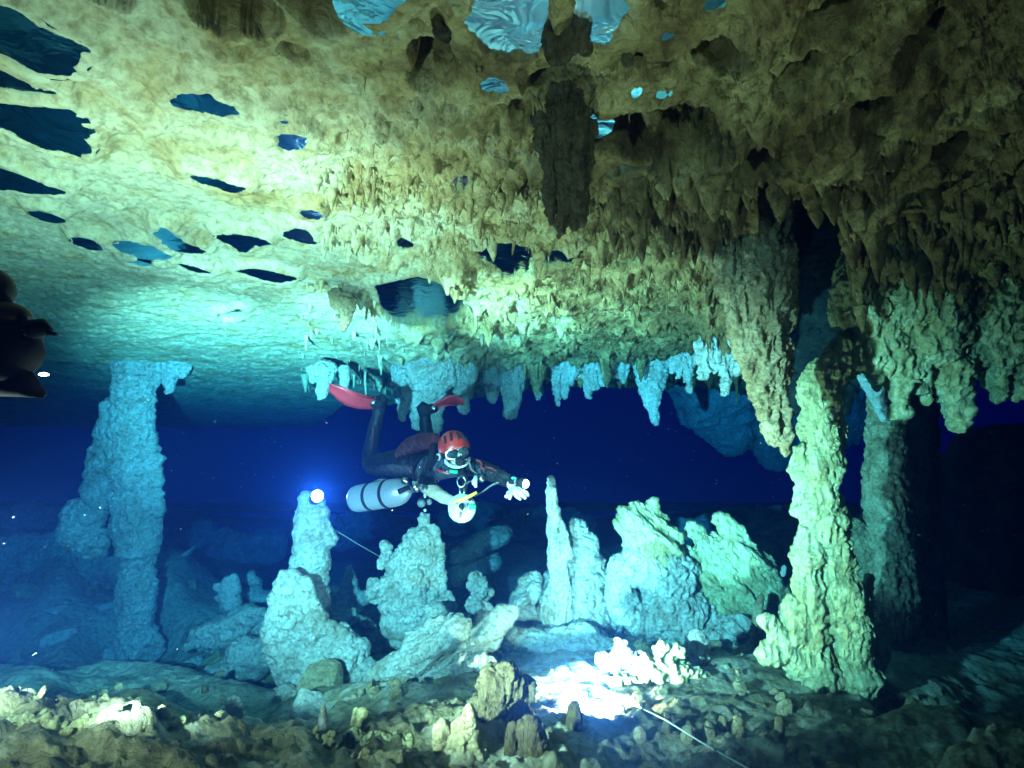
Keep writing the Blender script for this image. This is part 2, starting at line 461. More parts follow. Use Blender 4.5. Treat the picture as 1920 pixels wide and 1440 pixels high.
# ------------------------------------------------------------------ floor control points (photo pixel, depth)
FC = [(0,1378,2.2),(-300,1378,2.2),(200,1382,2.2),(420,1400,2.2),(0,1352,2.8),(-300,1352,2.8),(250,1356,2.8),(430,1375,2.8),(560,1400,2.4),
      (-100,1355,1.6),(0,1350,1.6),(200,1365,1.6),(400,1400,1.7),(520,1420,1.7),(700,1400,1.9),(850,1370,2.0),(960,1350,2.1),
      (0,1440,1.35),(300,1460,1.4),(700,1460,1.6),(1000,1440,1.8),(1400,1440,1.75),(1900,1440,1.6),(2300,1440,1.5),(-500,1440,1.4),
      (-200,1330,3.6),(0,1310,3.6),(250,1300,4.0),(450,1340,3.6),(560,1360,3.2),(650,1350,3.0),(760,1330,3.0),(860,1310,2.8),
      (0,1255,5.5),(250,1255,6),(500,1270,5.2),(-300,1260,6),(640,1310,4.6),(780,1300,4.3),(900,1250,4.0),
      (-200,1015,7.6),(0,1016,7.6),(120,1022,7.6),(300,1045,7.6),(420,1125,7.2),(0,1120,7),(200,1120,7),(480,1210,6.4),(600,1200,6.5),(700,1170,6.4),(850,1160,6.4),(950,1190,5),
      (1000,1375,2.15),(1080,1385,2.1),(1200,1372,2.2),(1320,1365,2.25),(1450,1360,2.3),(1000,1350,2.5),(1150,1345,2.6),(1080,1280,3.1),
      (1080,1235,3.9),(1000,1230,4.1),(1250,1240,3.6),(1380,1280,3.0),(1250,1195,4.6),(1450,1210,4.4),(1100,1190,4.6),(1560,1315,2.85),
      (1500,1385,2.2),(1750,1380,2.2),(1900,1400,2.3),(1720,1330,3),(1900,1330,3.2),(1700,1180,5),(1900,1150,5),(2200,1300,3),
      (1100,1060,8),(1250,1010,8.5),(1400,985,8.5),(1480,965,8.5),(1600,990,7.5),(1800,960,8),(900,1050,9),(600,1080,10),(500,1100,9),
      (1200,1075,11),(600,1050,14),(0,960,14),(1500,1000,14),(1000,1000,16),(2200,1000,8),(-600,1100,8)]
_f = np.array([P(*q) for q in FC]); _ft = _f[:, 0] / _f[:, 1]; _fl = np.log(_f[:, 1]); _fz = _f[:, 2]
def floor_z(X, Y, detail=True):
    T = X / np.maximum(Y, .3); Ly = np.log(np.maximum(Y, .3))
    num = np.zeros(len(X)); den = np.zeros(len(X))
    for t, l, zz in zip(_ft, _fl, _fz):
        w_ = 1 / ((((T - t) * 1.3) ** 2 + (Ly - l) ** 2) + .0012) ** 2.2
        num += w_ * zz; den += w_
    z = num / den
    if detail:
        fg = (1 - sst(1.9, 3.0, Y))
        z += .10 * fbm(C3(X * 1.3, Y * 1.3, 2.2), 3) * sst(1.5, 4, Y) + .03 * fbm(C3(X * 6, Y * 6, 1.2), 4, .6)
        a, h = worley2(X * 9, Y * 9); b, h2 = worley2(X * 22 + 4, Y * 22)
        z += (.25 + .55 * fg) * (.05 * np.clip(1 - a / .7, 0, 1) * h + .03 * np.clip(1 - b / .65, 0, 1) * h2) + .035 * fbm(C3(X * 7 + .3 * gn(C3(X*3, Y*3, 1)), Y * 7, 4.4), 5, .62, True)
        z -= .2 * np.clip(Y - 12, 0, 30) * .3
    return z

def polar_sheet(name, fn, t0, t1, nt, y0, y1, ny, mat, flip, edge=None):
    T = np.linspace(t0, t1, nt); Y = np.exp(np.linspace(math.log(y0), math.log(y1), ny))
    YY, TT = np.meshgrid(Y, T, indexing='ij'); X = (TT * YY).ravel(); Yf = YY.ravel()
    Z = fn(X, Yf)
    i = np.arange(ny - 1)[:, None] * nt + np.arange(nt - 1)[None, :]
    q = np.stack([i, i + 1, i + nt + 1, i + nt], -1).reshape(-1, 4)
    if flip: q = q[:, ::-1]
    return put(name, mesh_np(name, np.stack([X, Yf, Z], 1), q, mat), kind='structure')

def rest_sheet(name, fn, mat, flip, dz):
    """coarse continuation beside and behind the camera"""
    xs = np.linspace(-26, 26, 131); ys = np.linspace(-16, 26, 106)
    XX, YY = np.meshgrid(xs, ys); X = XX.ravel(); Y = YY.ravel()
    Z = fn(X, Y) + dz
    nx = len(xs); i = np.arange(len(ys) - 1)[:, None] * nx + np.arange(nx - 1)[None, :]
    q = np.stack([i, i + 1, i + nx + 1, i + nx], -1).reshape(-1, 4)
    cx = X[q].mean(1); cy = Y[q].mean(1)
    keep = ~((cy > .6) & (np.abs(cx) < 1.06 * cy - .1) & (cy < 23))
    q = q[keep]
    if flip: q = q[:, ::-1]
    return put(name, mesh_np(name, np.stack([X, Y, Z], 1), q, mat), kind='structure')

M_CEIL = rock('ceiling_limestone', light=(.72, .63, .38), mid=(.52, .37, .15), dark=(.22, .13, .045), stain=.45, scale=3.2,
              bump=1.1, grad=('X', -1.4, 1.5, .13, -.27), crack=16, bmask=(-1.2, .1, .3, 1.0))  # browner to the right, and darker there to paint in the upper right shade
M_PALE = rock('pale_flowstone', light=(.74, .72, .62), mid=(.60, .56, .44), dark=(.34, .26, .15), stain=.35, scale=4, bump=1.5, crack=15)
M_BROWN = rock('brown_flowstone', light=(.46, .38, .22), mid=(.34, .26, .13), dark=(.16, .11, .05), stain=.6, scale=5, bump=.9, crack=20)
M_DARK = rock('shade_black_rock', light=(.05, .045, .03), mid=(.03, .025, .018), dark=(.015, .012, .01), stain=.5, scale=4, bump=.8)  # near black colour stands in for the shade on unlit rock
M_SILT = rock('silty_floor', light=(.50, .46, .34), mid=(.22, .19, .10), dark=(.11, .09, .045), stain=.55, scale=2.5, bump=1.1, grad=('Y', 2.8, 4.8, -.02, .22), crack=10)  # floor tone paler with distance
M_FLUTE = rock('fluted_flowstone', light=(.66, .66, .36), mid=(.52, .48, .22), dark=(.26, .20, .08), stain=.34, scale=4.5, bump=1.4, aniso=(1, 1, .5), crack=15)

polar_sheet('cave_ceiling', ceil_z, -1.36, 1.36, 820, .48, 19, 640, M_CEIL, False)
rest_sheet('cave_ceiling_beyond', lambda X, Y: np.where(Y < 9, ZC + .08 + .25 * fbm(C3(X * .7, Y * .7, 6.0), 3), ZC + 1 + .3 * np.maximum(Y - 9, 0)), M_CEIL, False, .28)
polar_sheet('cave_floor', floor_z, -1.36, 1.36, 620, .9, 24, 380, M_SILT, True)
def far_floor(X, Y):
    z = .1 + .12 * fbm(C3(X, Y, 1), 3); return z - .25 * np.clip(np.hypot(X, Y) - 2.5, 0, 6) - .15
rest_sheet('cave_floor_beyond', far_floor, M_SILT, True, -.12)
# ------------------------------------------------------------------ air pocket films
def make_film():
    m, nt, N, L, b = nodes('trapped_air_film')
    b.inputs['Base Color'].default_value = (.75, .9, .95, 1); b.inputs['Metallic'].default_value = 1.0
    b.inputs['Roughness'].default_value = .10
    g = N.new('ShaderNodeNewGeometry'); n = N.new('ShaderNodeTexNoise'); n.inputs['Scale'].default_value = 9; n.inputs['Detail'].default_value = 3
    L.new(g.outputs['Position'], n.inputs['Vector'])
    bp = N.new('ShaderNodeBump'); bp.inputs['Distance'].default_value = .006; bp.inputs['Strength'].default_value = .7; n.inputs['Distortion'].default_value = .8
    L.new(n.outputs['Fac'], bp.inputs['Height']); L.new(bp.outputs[0], b.inputs['Normal'])
    return m
M_FILM = make_film()
for poly, lab, _ in PK:
    c = poly.mean(0); n = len(poly)
    nrm = []
    big = poly + (poly - c) / np.maximum(np.hypot(*(poly - c).T), 1e-6)[:, None] * .035
    bm = bmesh.new()
    top = [bm.verts.new((x - c[0], y - c[1], .004)) for x, y in big]; bot = [bm.verts.new((x - c[0], y - c[1], 0)) for x, y in big]
    bm.faces.new(top); bm.faces.new(bot[::-1])
    for i in range(n): bm.faces.new((top[i], bot[i], bot[(i + 1) % n], top[(i + 1) % n]))
    bmesh.ops.recalc_face_normals(bm, faces=bm.faces)
    bmesh.ops.triangulate(bm, faces=[f for f in bm.faces if len(f.verts) > 4])
    me = bpy.data.meshes.new('air_pocket'); bm.to_mesh(me); bm.free(); me.materials.append(M_FILM)
    put('air_pocket', me, lab, 'air pocket', loc=(c[0], c[1], ZP))

M_UMBER = rock('shaded_umber_rock', light=(.20, .15, .075), mid=(.13, .09, .04), dark=(.05, .035, .015), stain=.5, scale=7, bump=1.0, crack=26, aniso=(1,1,.4))  # brown darkened further to carry shade on blocks and silhouette on stubs
# ------------------------------------------------------------------ hanging formations
G = dict(pop=.03, popf=16)
def hang(s, D, mat, label, name='stalactite', cat='stalactite', **kw): return formation(name, s, D, mat, label, cat, **kw)

# dark mass over the middle
hang([[(1060,190,70),(1062,230,52),(1066,300,38),(1064,360,30),(1058,400,18),(1050,446,5)],[(1030,250,20),(1034,330,15),(1036,390,8),(1034,418,3)],
      [(1096,240,20),(1098,300,13),(1094,360,9),(1088,412,3)],[(1078,330,16),(1078,390,9),(1074,425,3)],[(1020,220,22),(1016,280,10),(1015,300,4)]],
     1.62, M_UMBER, 'ragged dark brown stalactite hanging over the middle of the cave', lump=.35, flute=.12, size=.06, pop=.012, popf=26, shrink=.74, flat=1.1)
hang([[(1062,-40,44),(1060,60,36),(1056,98,22)],[(1095,-20,18),(1090,90,10)]], 1.30, M_UMBER,
     'dark blunt rock block hanging between the two glittering pockets at the top', lump=.3, flute=.15, size=.06, name='hanging_block', cat='rock')
hang([[(838,-40,42),(842,20,36),(832,60,20)]], 1.30, M_UMBER, 'dark hanging block left of the big glittering pocket', lump=.3, size=.06, name='hanging_block', cat='rock')
hang([[(1185,-40,26),(1180,40,18),(1175,120,9)]], 1.35, M_UMBER, 'dark tapering block right of the glittering pale pocket', lump=.3, size=.06, name='hanging_block', cat='rock')
# the big drapery left of the dark gap
hang([[(1420,370,60),(1425,480,58),(1430,580,50),(1432,660,36),(1432,720,24),(1438,775,15)],
      [(1350,470,26),(1385,560,24),(1400,640,20),(1415,700,14)],
      [(1448,640,30),(1456,720,20),(1466,790,12),(1476,848,6)],
      [(1440,740,16),(1446,790,12),(1448,826,9)],
      [(1462,420,20),(1470,520,18),(1472,610,12),(1466,650,6)]],
     2.45, M_BROWN, 'long tapering drapery ending in two prongs, hanging beside the black gap', name='drapery', cat='stalactite', lump=.16, flute=.22, pop=.010, popf=22, size=.13)
# shelf on the right
hang([[(1600,520,30),(1625,580,60),(1650,640,46),(1680,680,30)],
      [(1660,480,90),(1700,560,100),(1740,640,70)],
      [(1800,470,100),(1840,560,110),(1860,650,60)],
      [(1960,470,120),(1960,580,120),(1960,660,60)],
      [(1650,640,40),(1600,660,34),(1566,684,30),(1550,705,28)],
      [(1600,665,28),(1660,668,34),(1720,690,30)],
      [(1686,690,20),(1688,740,12),(1688,775,8)],
      [(1775,660,42),(1785,720,26),(1796,770,13),(1800,802,8)],
      [(1720,690,14),(1724,730,6)],[(1735,700,10),(1742,748,5)],
      [(1640,700,8),(1648,730,4)],
      [(1865,680,22),(1872,725,12),(1878,748,6)],[(1905,690,22),(1910,735,10)],[(1600,520,14),(1592,500,6)]],
     3.0, M_FLUTE, 'wide shelf of hanging flowstone with drip tips on the right of the cave', name='hanging_shelf', cat='flowstone', flat=1.0,
     lump=.18, flute=.26, pop=.016, popf=16, size=.18)
hang([[(1625,690,26,.9),(1640,730,18,.9),(1655,770,12,.9),(1658,785,8,.9)]], 3.2, M_PALE, 'pale curved stalactite framed inside the arch of the right column', lump=.2, size=.08)
# cluster behind the diver
hang([[(800,660,90),(800,700,70),(760,740,18)],[(765,700,22),(758,760,14),(757,785,6)],[(785,710,24),(784,770,16),(783,800,8)],
      [(815,700,26),(812,760,20),(814,805,14),(816,818,8)],[(850,690,26),(866,720,18),(870,755,9),(868,774,5)],[(745,690,12),(745,750,8)],[(885,680,16),(884,716,8)]],
     5.9, M_PALE, 'clustered pale stalactites hanging right behind the diver', name='stalactite_cluster', lump=.2, pop=.05, popf=9, size=.16, flute=.1)
hang([[(1225,670,40),(1222,715,28),(1222,755,17),(1228,785,9),(1230,796,5)],[(1200,690,14),(1208,740,8)]], 6.2, M_PALE,
     'single broad crusty stalactite midway along the roof edge', lump=.2, pop=.04, popf=10, size=.16)
hang([[(958,685,30),(960,730,20),(958,765,14),(956,778,12)],[(945,700,12),(950,740,7)]], 6.2, M_PALE, 'blunt broken stalactite right of the diver cluster', lump=.15, flute=.2, size=.1)
hang([[(925,690,26),(922,730,14),(924,752,6)]], 6.3, M_PALE, 'pointed stalactite between the diver cluster and the blunt one', lump=.2, flute=.15, size=.1)
hang([[(650,560,22),(648,595,14),(642,618,6)],[(630,550,18),(628,575,9)]], 3.35, M_BROWN, 'brown stalactite hanging alone in front of the pale roof above the fin', lump=.25, size=.06)
hang([[(610,690,26),(606,725,14),(602,748,7)],[(590,690,14),(585,715,6)]], 5.4, M_PALE, 'stubby stalactite just above the tip of the red fin', lump=.2, pop=.03, popf=10, size=.1)
hang([[(645,690,12),(646,725,9),(644,736,5)]], 5.4, M_PALE, 'thin stalactite above the left fin', lump=.2, size=.06)
hang([[(325,630,40),(322,690,20),(315,735,7)],[(292,630,40),(292,690,20),(289,722,8)],[(345,640,30),(346,690,12),(344,708,6)]], 6.0, M_PALE, 'blunt stalactite group hanging right of the left column', lump=.2, pop=.04, popf=9, size=.14)
fr = [(1012,700,748,8,6.4),(1046,700,758,9,6.4),(1057,700,745,7,6.4),(1103,705,744,10,6.4),(1072,700,722,8,6.4),(1130,700,720,8,6.4),(1165,700,715,8,6.4),
      (1295,690,732,6,5.4),(1318,670,708,9,4.2),(1363,680,737,8,4.2),(1340,665,700,7,4.2),(1384,650,700,8,3.9),(1270,690,708,7,5.6),(905,690,718,8,6.4),(980,700,722,8,6.4)]
labs = ['short stalactite first right of the blunt broken one','stalactite with a split tip under the roof edge, left twin','stalactite with a split tip under the roof edge, right twin',
 'triangular stalactite between the split one and the broad crusty one','tiny nub between the split and triangular stalactites','tiny nub right of the triangular stalactite',
 'tiny nub left of the broad crusty stalactite','needle thin stalactite right of the broad crusty one','short plump stalactite left of the drapery','slender stalactite nearest to the drapery foot',
 'small stalactite between the plump and slender ones','small stalactite touching the left side of the drapery','little stalactite right beside the broad crusty one',
 'little stalactite just right of the diver cluster','little stalactite right of the blunt broken one']
for (px, a, b_, r, D), lab in zip(fr, labs):
    q_ = random.Random(px); e = q_.uniform(-4, 4); s2 = q_.choice((-1, 1)) * r * q_.uniform(.7, 1.2)
    hang([[(px, a - 22, r * 1.7), (px + e * .4, a + 5, r * 1.05), (px + e, (a + b_) / 2, r * .8), (px + e * .6, b_, r * .35)],
          [(px + s2, a - 16, r * 1.2), (px + s2 * 1.1, a + (b_ - a) * q_.uniform(.2, .6), r * .5)]], D, M_PALE, lab, lump=.45, flute=.3, size=.05, pop=.015, popf=20, vox=.9)

# ------------------------------------------------------------------ columns
def form(name, s, D, mat, label, cat, **kw): return formation(name, s, D, mat, label, cat, **kw)
form('rock_column', [[(1552,680,26),(1544,715,34),(1538,760,34),(1541,830,38),(1532,900,42),(1534,965,42)],
      [(1500,840,14),(1506,900,16)],[(1575,800,10),(1572,850,9)],
      [(1520,990,22),(1515,1080,26),(1512,1180,32),(1530,1260,46),(1520,1310,56)],
      [(1560,1000,28),(1572,1090,36),(1590,1180,44),(1596,1270,48),(1590,1320,56)],
      [(1500,1130,24),(1490,1190,26)],
      [(1530,1250,36),(1470,1215,24),(1430,1225,12)],[(1480,1220,26),(1450,1180,18),(1432,1165,11)],
      [(1545,965,46),(1540,1000,40)]],
     3.0, M_FLUTE, 'tall fluted rock column standing from floor to shelf right of centre', 'rock column', lump=.14, flute=.16, strata=.12, pop=.010, popf=20, size=.13, shrink=.80)
form('rock_column', [[(1668,640,26),(1662,760,32),(1660,880,36),(1662,980,44),(1660,1080,56),(1660,1180,60)],
      [(1600,985,16),(1622,1040,26),(1640,1090,26)],[(1700,960,14),(1712,1020,14)]],
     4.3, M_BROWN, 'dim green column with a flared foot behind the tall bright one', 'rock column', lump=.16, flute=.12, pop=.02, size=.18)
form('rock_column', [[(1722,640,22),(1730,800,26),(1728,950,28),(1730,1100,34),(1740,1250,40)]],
     4.8, M_DARK, 'shadowed column coloured black at the right edge of the dim green one', 'rock column', lump=.16, flute=.12, size=.18)
form('rock_spike', [[(1652,1180,17),(1650,1230,15),(1642,1285,8)],[(1660,1170,8),(1655,1150,5)]], 3.1, M_FLUTE, 'lit rib of rock standing off the right foot of the tall column', 'rock', lump=.2, size=.07, flute=.1)
form('rock_spike', [[(1630,1080,9),(1622,1140,13),(1630,1230,8)]], 3.1, M_FLUTE, 'narrow lit rib between the tall column and its outer rib', 'rock', lump=.25, size=.06)
form('rock', [[(1722,1272,6),(1726,1295,10),(1720,1312,6)]], 3.3, M_BROWN, 'small lone rock catching light in the dark lower right', 'rock', lump=.3, size=.05)
form('rock_column', [[(262,640,84),(258,672,62),(254,705,46),(250,760,42),(246,840,50),(254,930,50),(258,1010,48),(256,1055,34)],
      [(215,760,22),(200,860,34),(190,930,40)],[(160,955,44),(150,1005,44),(185,1020,34)],[(290,860,14),(284,960,24)],
      [(256,1055,30),(258,1090,42),(256,1140,36),(256,1175,30)],[(258,1190,44),(250,1230,42),(210,1240,26)],[(290,1200,16),(288,1230,14)]],
     6.0, M_PALE, 'wide pale blue column with a lobed mass on its left, at the left of the cave', 'rock column', lump=.12, flute=.10, strata=.12, pop=.02, popf=7, size=.24, shrink=.77)

# ------------------------------------------------------------------ stalagmites and slabs on the floor
form('stalagmite', [[(583,935,20),(584,960,32),(586,1000,36),(580,1060,38),(578,1120,40),(575,1180,46),(590,1240,50)],
      [(612,980,9),(610,1020,20)]],
     4.5, M_PALE, 'tall smooth stalagmite with the lamp on its tip', 'stalagmite', lump=.14, flute=.05, strata=.14, size=.14, pop=.006, popf=9)
form('flowstone', [[(540,1085,24),(534,1130,34),(535,1180,42),(550,1230,50),(590,1265,62),(640,1270,66),(690,1280,40)],
      [(570,1090,13),(574,1140,22),(590,1190,40)],[(620,1200,40),(650,1240,50)],[(600,1320,40),(650,1330,50),(700,1320,40)]],
     4.1, M_PALE, 'knobbly flowstone mass leaning against the foot of the lamp stalagmite', 'flowstone', lump=.2, pop=.048, popf=8.5, strata=.10, size=.18)
form('stalagmite', [[(655,1062,5),(656,1090,15),(655,1120,24),(650,1150,44)],[(600,1110,14),(660,1125,20),(690,1120,12)]], 5.6, M_PALE,
     'small pointed stalagmite behind, between the lamp stalagmite and the broad cone', 'stalagmite', lump=.2, size=.12)
form('stalagmite', [[(792,966,6),(794,990,16),(788,1020,34),(776,1060,50),(768,1100,60),(762,1130,62)],[(812,985,9),(818,1040,12),(820,1100,16)],
      [(725,1025,10),(722,1060,14)],[(710,1100,22),(702,1120,16)],[(835,1120,18),(832,1160,22)]],
     4.6, M_PALE, 'broad knobbly cone stalagmite right below the diver', 'stalagmite', lump=.18, pop=.055, popf=11, flute=.10, size=.16)
form('boulder', [[(735,1165,34),(770,1165,46),(805,1160,36)],[(745,1195,24),(790,1190,20)],[(765,1125,40),(765,1150,50)]], 4.55, M_PALE, 'smooth boulder carrying the broad cone stalagmite', 'boulder', lump=.12, size=.2, pop=0)
form('stalagmite', [[(893,1085,16),(897,1110,22),(898,1140,24),(896,1162,22)],[(920,1108,6),(918,1112,6)],[(870,1180,26),(900,1180,30)]],
     4.5, M_PALE, 'short round headed stalagmite right of the broad cone', 'stalagmite', lump=.18, pop=.075, popf=11, size=.12)
form('rock_slab', [[(740,1280,34),(800,1240,42),(850,1215,40)],[(770,1210,26),(850,1170,20)],[(860,1220,26),(900,1190,20),(935,1160,13),(958,1150,6)],
      [(880,1230,20),(930,1190,12)],[(750,1310,26),(830,1275,22)],[(705,1280,14),(730,1270,20)]],
     3.8, M_PALE, 'big tilted layered slab lying in front of the broad cone', 'rock slab', lump=.12, strata=.36, pop=.010, popf=14, size=.12, axis=(-.5, .2, .84), shrink=.95)
form('rock', [[(870,1260,34),(905,1248,26),(915,1240,16)]], 3.3, M_PALE, 'crusty rock touching the lower right end of the tilted slab', 'rock', lump=.2, pop=.05, popf=14, size=.12)
form('spire', [[(1031,897,4),(1031,920,8),(1036,960,11),(1042,1010,13),(1046,1060,17),(1048,1110,24),(1040,1150,34)],[(1040,960,6),(1052,1000,8),(1058,1040,14)]],
     4.3, M_PALE, 'slim needle shaped stalagmite pointing up in the middle', 'stalagmite', lump=.12, flute=.2, size=.09, vox=1.0)
form('stalagmite', [[(1082,985,12),(1084,1010,32),(1086,1060,48),(1080,1110,66),(1070,1160,84),(1060,1190,90)],[(1000,1085,14),(990,1130,24),(985,1180,26)],[(1140,1120,20),(1140,1180,26)],
      [(1000,1160,30),(1060,1190,40),(1120,1195,30)]],
     4.6, M_PALE, 'wide rugged cone stalagmite behind the needle', 'stalagmite', lump=.2, pop=.03, popf=10, flute=.12, strata=.22, size=.2, axis=(.1,0,.99))
form('rock', [[(1190,950,18),(1200,985,38),(1225,1030,48),(1240,1060,40)],[(1235,975,20),(1245,1010,14)],[(1215,950,14),(1250,1000,18)],[(1175,985,14),(1185,1020,20)]],
     4.4, M_FLUTE, 'leaning head shaped rock on top of the brightest mass', 'rock', lump=.2, strata=.36, pop=.008, popf=14, size=.10, axis=(.72, 0, .69), shrink=1.0)
form('flowstone', [[(1180,1060,34),(1230,1070,52),(1260,1100,54)],[(1165,1070,24),(1170,1140,28),(1200,1160,28)],[(1240,1130,56),(1300,1150,46),(1340,1180,24)],[(1255,1040,26),(1280,1080,30)],
      [(1220,1150,40),(1270,1185,20)],[(1165,1050,18),(1160,1090,20)]],
     4.35, M_PALE, 'brightest bulging flowstone mass with a fluted skirt', 'flowstone', lump=.16, pop=.03, popf=11, flute=.16, strata=.14, size=.2, axis=(.5,0,.86))
form('rock_slab', [[(1295,985,5),(1312,1005,15),(1325,1040,18),(1330,1100,28),(1345,1150,30),(1375,1180,16)],[(1293,1025,8),(1310,1060,14),(1320,1090,14)],[(1330,1010,14),(1370,1050,26)]],
     4.4, M_FLUTE, 'jagged leaning slab right of the brightest mass, the left one of two', 'rock slab', lump=.2, strata=.34, size=.08, axis=(.62, 0, .78), pop=.008, popf=17, shrink=1.0)
form('rock_slab', [[(1340,972,5),(1375,1000,14),(1410,1030,16),(1435,1050,8)],[(1355,1020,16),(1395,1050,34),(1420,1100,36),(1445,1150,16),(1460,1170,8)],[(1350,1050,20),(1380,1110,30),(1400,1150,20)],
      [(1430,1040,14),(1448,1070,9),(1446,1078,6)],[(1455,1110,10),(1466,1145,7)],[(1400,1120,26),(1425,1165,16)]],
     4.35, M_FLUTE, 'jagged leaning slab with a long spike, the right one of two', 'rock slab', lump=.2, strata=.34, size=.08, axis=(.62, 0, .78), pop=.008, popf=17, shrink=1.0)
form('rock', [[(1470,1062,5),(1468,1078,6)]], 4.2, M_PALE, 'tiny floating looking chip of rock right of the spiked slab', 'rock', lump=.3, size=.03)
# lit group round the hidden lamp
form('stalagmite', [[(1306,1188,17),(1304,1215,24),(1312,1250,24),(1330,1290,26),(1350,1310,16)]], 3.25, M_PALE, 'thumb shaped stalagmite blazing white beside the hidden lamp', 'stalagmite', lump=.16, size=.09, pop=.015)
form('stalagmite', [[(1160,1196,10),(1166,1225,18),(1180,1250,34),(1200,1290,50),(1220,1330,56)],[(1130,1240,20),(1200,1250,30)]], 3.1, M_PALE,
     'overexposed pointed rock rising from the lit rubble', 'rock', lump=.2, pop=.05, popf=15, size=.1)
form('rubble_heap', [[(1210,1250,24),(1260,1260,34),(1300,1290,40)],[(1200,1300,40),(1260,1320,44),(1320,1330,34)],[(1240,1225,14),(1275,1222,14)],[(1150,1290,26),(1220,1310,34)]],
     3.0, M_FLUTE, 'heap of knobbly yellow lit rubble right of the hidden lamp', 'rubble', lump=.22, pop=.07, popf=17, size=.12)
form('rock', [[(1362,1255,10),(1372,1280,14),(1385,1285,8)]], 3.1, M_FLUTE, 'small pitted rock right of the thumb shaped stalagmite', 'rock', lump=.3, pop=.03, popf=20, size=.06)
form('stalagmite', [[(1077,1325,14),(1077,1350,16),(1077,1385,17)]], 2.15, M_UMBER, 'dark stub standing in silhouette before the hidden lamp', 'stalagmite', lump=.08, size=.04, flat=1, pop=.005)
form('stalagmite', [[(1251,1338,6),(1252,1352,8),(1250,1372,12)]], 2.15, M_UMBER, 'small dark nub on the ridge where the line passes', 'stalagmite', lump=.15, size=.03, flat=1)
# foreground right stubs
st = [(1385,1340,13,1400,2.1,'lit round stub, left of three in a row'),(1428,1368,12,1420,2.0,'slim stub leaning beside the round one'),(1462,1342,9,1376,2.05,'pointed stub on a flat plate'),
      (1436,1372,18,1410,1.95,'fat pale stub lowest of the row'),(1486,1385,9,1440,1.8,'narrow lit stub at the bottom right of the row'),(1355,1340,10,1380,2.2,'small stub left of the round one'),
      (1330,1350,12,1390,2.15,'dull stub behind the line'),(1290,1360,14,1400,2.1,'dull stub close to the line nub'),(1200,1362,14,1390,2.1,'low dark bump right of the silhouette stub'),
      (1030,1365,16,1400,2.05,'low dark bump left of the silhouette stub')]
for px, top, r, bot, D, lab in st:
    form('stalagmite', [[(px, top + r * .6, r * .75), (px, (top + bot) / 2, r), (px, bot + 15, r * 1.3)]], D, M_BROWN, lab, 'stalagmite', lump=.12, size=.035, flat=1, pop=.006, popf=30)
# foreground middle rocks
form('rock', [[(925,1290,40),(955,1280,36),(985,1300,18)],[(900,1330,30),(950,1350,50),(990,1400,30)],[(880,1380,30),(930,1400,50)]], 2.1, M_UMBER,
     'dark brown fluted boulder left of the hidden lamp', 'boulder', lump=.18, flute=.14, size=.09, pop=.012, popf=25)
form('rock', [[(990,1360,26),(1000,1400,32),(1000,1450,40)],[(960,1360,8),(958,1400,12),(962,1450,18)]], 1.85, M_UMBER, 'black rock with a pale fin shaped edge at the bottom centre', 'rock', lump=.12, size=.08)
form('rock', [[(860,1370,14),(855,1400,20),(850,1450,26)],[(885,1340,10),(880,1400,18),(890,1450,30)],[(830,1365,8),(835,1410,14)]], 1.85, M_BROWN, 'row of upright brown rock ribs left of the dark boulder', 'rock', lump=.2, flute=.2, size=.06)
form('rock', [[(660,1400,16),(700,1395,24),(740,1410,30),(790,1420,30)],[(668,1370,8),(672,1400,20),(680,1440,26)]], 1.9, M_FLUTE, 'pale crusty ledge at the bottom left of centre', 'rock', lump=.25, pop=.03, popf=30, size=.06)
form('stalagmite', [[(606,1325,5),(606,1345,9),(606,1370,12)]], 1.95, M_PALE, 'small pale cone stalagmite in the bottom foreground', 'stalagmite', lump=.1, size=.03)
form('rock', [[(682,1335,12),(675,1350,7),(668,1372,7),(655,1390,12)],[(668,1330,5),(660,1370,7)]], 1.95, M_FLUTE, 'bent horn of rock curling up in the bottom foreground', 'rock', lump=.25, size=.03)
form('rock', [[(575,1385,9),(570,1410,14),(560,1440,30)],[(590,1370,6),(588,1390,9)],[(615,1380,12),(622,1410,14)],[(550,1420,20),(600,1430,30)]], 1.8, M_FLUTE, 'sharp little crags left of the pale crusty ledge', 'rock', lump=.3, pop=.02, popf=35, size=.04)
form('stalagmite', [[(398,1405,8),(398,1425,12),(400,1450,15)]], 1.7, M_FLUTE, 'small rounded stub at the bottom left foreground', 'stalagmite', lump=.12, size=.03)
form('rock', [[(436,1315,14),(440,1325,16),(446,1345,10)]], 2.9, M_PALE, 'small bright stone in the dark between left column and foreground', 'rock', lump=.25, size=.05)
# foreground left crust
for k, (s, D, lab) in enumerate([
    ([[(20,1385,36),(70,1380,40),(120,1400,40)],[(40,1360,18),(70,1350,12)]], 1.55, 'brightly lit crusty rock in the bottom left corner'),
    ([[(150,1380,30),(200,1370,36),(250,1390,40)],[(170,1420,40),(260,1430,50)]], 1.6, 'lit crusty rock second from the bottom left corner'),
    ([[(240,1345,14),(290,1350,22),(330,1372,20)],[(300,1400,26),(350,1420,30)]], 1.75, 'low lit rubble at the right end of the bottom left crust'),
    ([[(160,1320,8),(175,1328,10)],[(225,1322,8),(250,1330,14)]], 2.0, 'faint little stones above the bottom left crust')]):
    form('crusty_rock', s, D, M_FLUTE, lab, 'rock', lump=.3, pop=.05, popf=22, size=.07)
